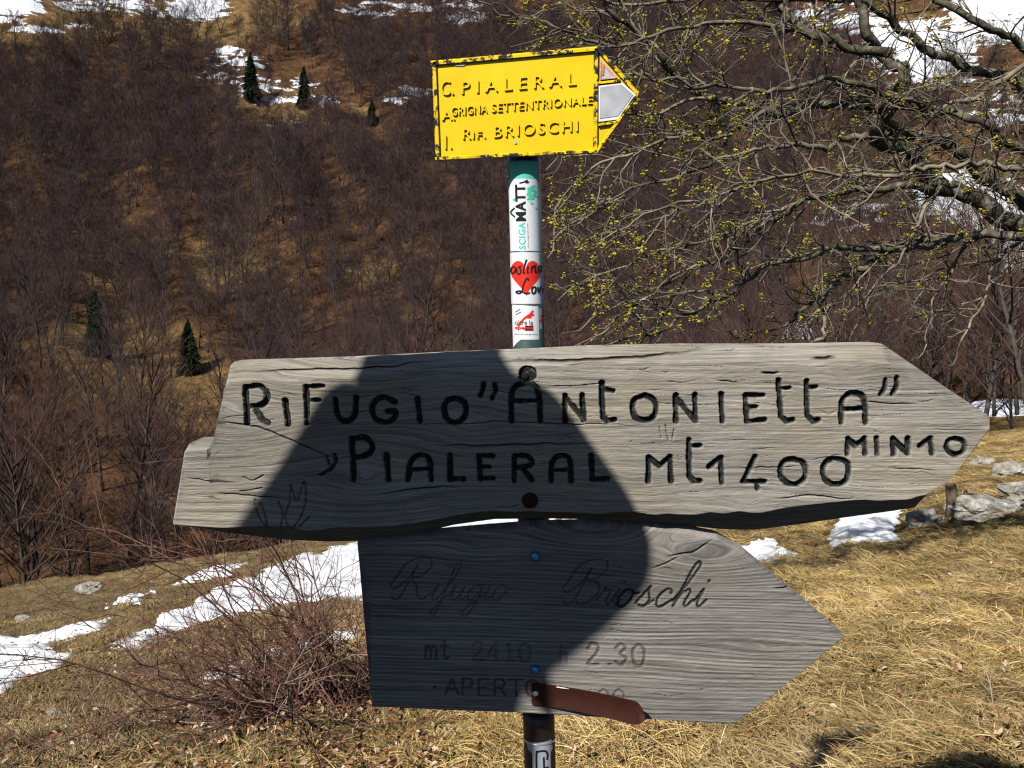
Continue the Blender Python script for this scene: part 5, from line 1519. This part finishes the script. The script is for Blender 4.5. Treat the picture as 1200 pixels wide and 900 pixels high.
def person():
    J = shadow_joint
    head = J(524, 520, .27); chin = head + (0, .02, -.11)
    neck = head + (0, -.03, -.17)
    shL = J(325, 745, .27); shR = J(495, 790, .27)
    elL = J(298, 690, .36); elR = J(728, 626, .36)
    haL = J(462, 462, .56); haR = J(588, 450, .56)
    ctr = (shL + shR) / 2
    foot_z = float(meadow_h(ctr[0], .2))
    hip = np.array([ctr[0], .24, foot_z + (ctr[2] - foot_z) * .62]); chest = ctr + (0, 0, -.12); waist = (chest + hip) / 2
    e = empty('person', (float(ctr[0]), .24, foot_z))
    V = [hip, waist, chest, ctr + (0, 0, .02), neck, head + (0, 0, -.06), head, head + (0, 0, .07)]
    E = [(0, 1), (1, 2), (2, 3), (3, 4), (4, 5), (5, 6), (6, 7)]
    R = [(.15, .11), (.14, .10), (.16, .11), .09, .055, .065, .088, .07]
    for sh, elb, ha in ((shL, elL, haL), (shR, elR, haR)):
        i = len(V); V += [sh, elb, elb + (ha - elb) * .55, ha]; R += [.06, .045, .04, .028]; E += [(3, i), (i, i + 1), (i + 1, i + 2), (i + 2, i + 3)]
    for s_ in (-1, 1):
        i = len(V); fx = hip[0] + s_ * .11; fy = .22; fz = float(meadow_h(fx, fy))
        V += [hip + (s_ * .09, 0, -.06), np.array([fx, .26, (hip[2] + fz) / 2]), np.array([fx, fy, fz + .09]), np.array([fx, fy + .14, fz + .03])]
        R += [.09, .062, .045, .04]; E += [(0, i), (i, i + 1), (i + 1, i + 2), (i + 2, i + 3)]
    body = skin(V, E, R, M['skin'], 'body', e)
    # face, added to the body's own mesh; fingers round the phone
    bm = bmesh.new(); bm.from_mesh(body.data)
    def ball(c, r, s=(1, 1, 1)):
        g = bmesh.ops.create_icosphere(bm, subdivisions=2, radius=r)
        for v in g['verts']: v.co = Vector((v.co.x * s[0], v.co.y * s[1], v.co.z * s[2])) + Vector(tuple(map(float, c)))
    ball(head + (0, .095, -.02), .016, (.8, 1.2, 1.5))
    for s_ in (-1, 1):
        ball(head + (s_ * .09, -.005, -.01), .022, (.5, .8, 1.3)); ball(head + (s_ * .033, .083, .012), .012)
    ball(head + (0, .083, -.06), .018, (1.4, .6, .4))
    bm.to_mesh(body.data); bm.free()
    pc = (haL + haR) / 2 + (0, .03, .005)
    for ha, s_ in ((haL, 1), (haR, -1)):
        for q in range(4):
            z = .028 - .019 * q; L = (.072, .08, .076, .06)[q]
            f0 = ha + (s_ * .012, .02, z * .8); f1 = f0 + (s_ * .03, .035, 0); f2 = f1 + (s_ * L * .45, -.002, -.002)
            skin([ha, f0, f1, f2], [(0, 1), (1, 2), (2, 3)], [.014, .0095, .009, .0075], M['skin'], 'finger', e, 0, 1)
        skin([ha, ha + (s_ * .02, -.01, -.03), ha + (s_ * .05, -.012, -.03)], [(0, 1), (1, 2)], [.014, .011, .009], M['skin'], 'thumb', e, 0, 1)
    # clothing
    Vj = [hip + (0, 0, -.06), waist, chest, ctr + (0, 0, .02), neck + (0, 0, .03)]; Ej = [(0, 1), (1, 2), (2, 3), (3, 4)]; Rj = [(.17, .13), (.15, .12), (.165, .13), (.13, .11), .105]
    for sh, elb, ha in ((shL, elL, haL), (shR, elR, haR)):
        i = len(Vj); Vj += [sh, (sh + elb) / 2, elb, elb + (ha - elb) * .5, elb + (ha - elb) * .93]; Rj += [.07, .042, .046, .044, .054]; Ej += [(3, i), (i, i + 1), (i + 1, i + 2), (i + 2, i + 3), (i + 3, i + 4)]
    for px_, py_, rj_ in ((425, 655, .088), (596, 640, .085), (630, 614, .068)):  # lobes added to the jacket to close lit gaps in its shadow
        i = len(Vj); Vj.append(J(px_, py_, .25)); Rj.append(rj_); Ej.append((3, i))
    skin(Vj, Ej, Rj, M['jacket'], 'jacket', e)
    Vt = [hip]; Et = []; Rt = [(.165, .125)]
    for s_ in (-1, 1):
        i = len(Vt); fx = hip[0] + s_ * .11; fz = float(meadow_h(fx, .22))
        Vt += [hip + (s_ * .09, 0, -.08), np.array([fx, .26, (hip[2] + fz) / 2]), np.array([fx, .22, fz + .14])]; Rt += [.10, .08, .07]; Et += [(0, i), (i, i + 1), (i + 1, i + 2)]
        skin([np.array([fx, .2, fz + .16]), np.array([fx, .2, fz + .06]), np.array([fx, .36, fz + .045])], [(0, 1), (1, 2)], [.06, .055, .045], M['boot'], 'boot', e, 0, 1)
    skin(Vt, Et, Rt, M['trousers'], 'trousers', e)
    skin([head + (0, -.03, -.06), head + (0, -.025, .03), head + (0, -.005, .075)], [(0, 1), (1, 2)], [.085, .102, .085], M['hair'], 'hair', e)
    skin([J(555, 650, .25), J(610, 622, .27), J(662, 596, .31)], [(0, 1), (1, 2)], [.085, .075, .060], M['jacket'], 'shadow_filler', e)  # unseen lump added to plug a lit hole in the walker's shadow
    skin([head + (-.066, -.01, .038), head + (-.006, -.012, .045), head + (.050, -.01, .046)], [(0, 1), (1, 2)], [.066, .072, .066], M['jacket'], 'shadow_hat', e, 1)  # hat added out of view to give the cast shadow a flat top
    tag(e, 'person in a dark jacket raising a phone with both hands, left of the camera', 'person')
    # the phone they hold
    m = MB(); d = haR - haL; ang = math.atan2(d[2], d[0])
    m.box((0, 0, 0), (.150, .009, .074))
    bmx = bmesh.new(); bmx.from_mesh(m.mesh('phone')); bmesh.ops.bevel(bmx, geom=bmx.edges[:], offset=.0035, segments=3, affect='EDGES')
    me = bpy.data.meshes.new('phone'); bmx.to_mesh(me); bmx.free(); me.materials.append(M['phone'])
    o = link('phone', me); o.location = tuple(map(float, pc)); o.rotation_euler = (0, -ang, 0)
    tag(o, 'black phone held sideways in both hands of the person in the dark jacket', 'phone')
    m = MB()
    for dx in (-.055, -.04): disc_y = None; m.tube([(dx, .0048, .02), (dx, .0065, .02)], .006, 12)
    p = m.build('lens', M['ink_black']); p.parent = o
person()
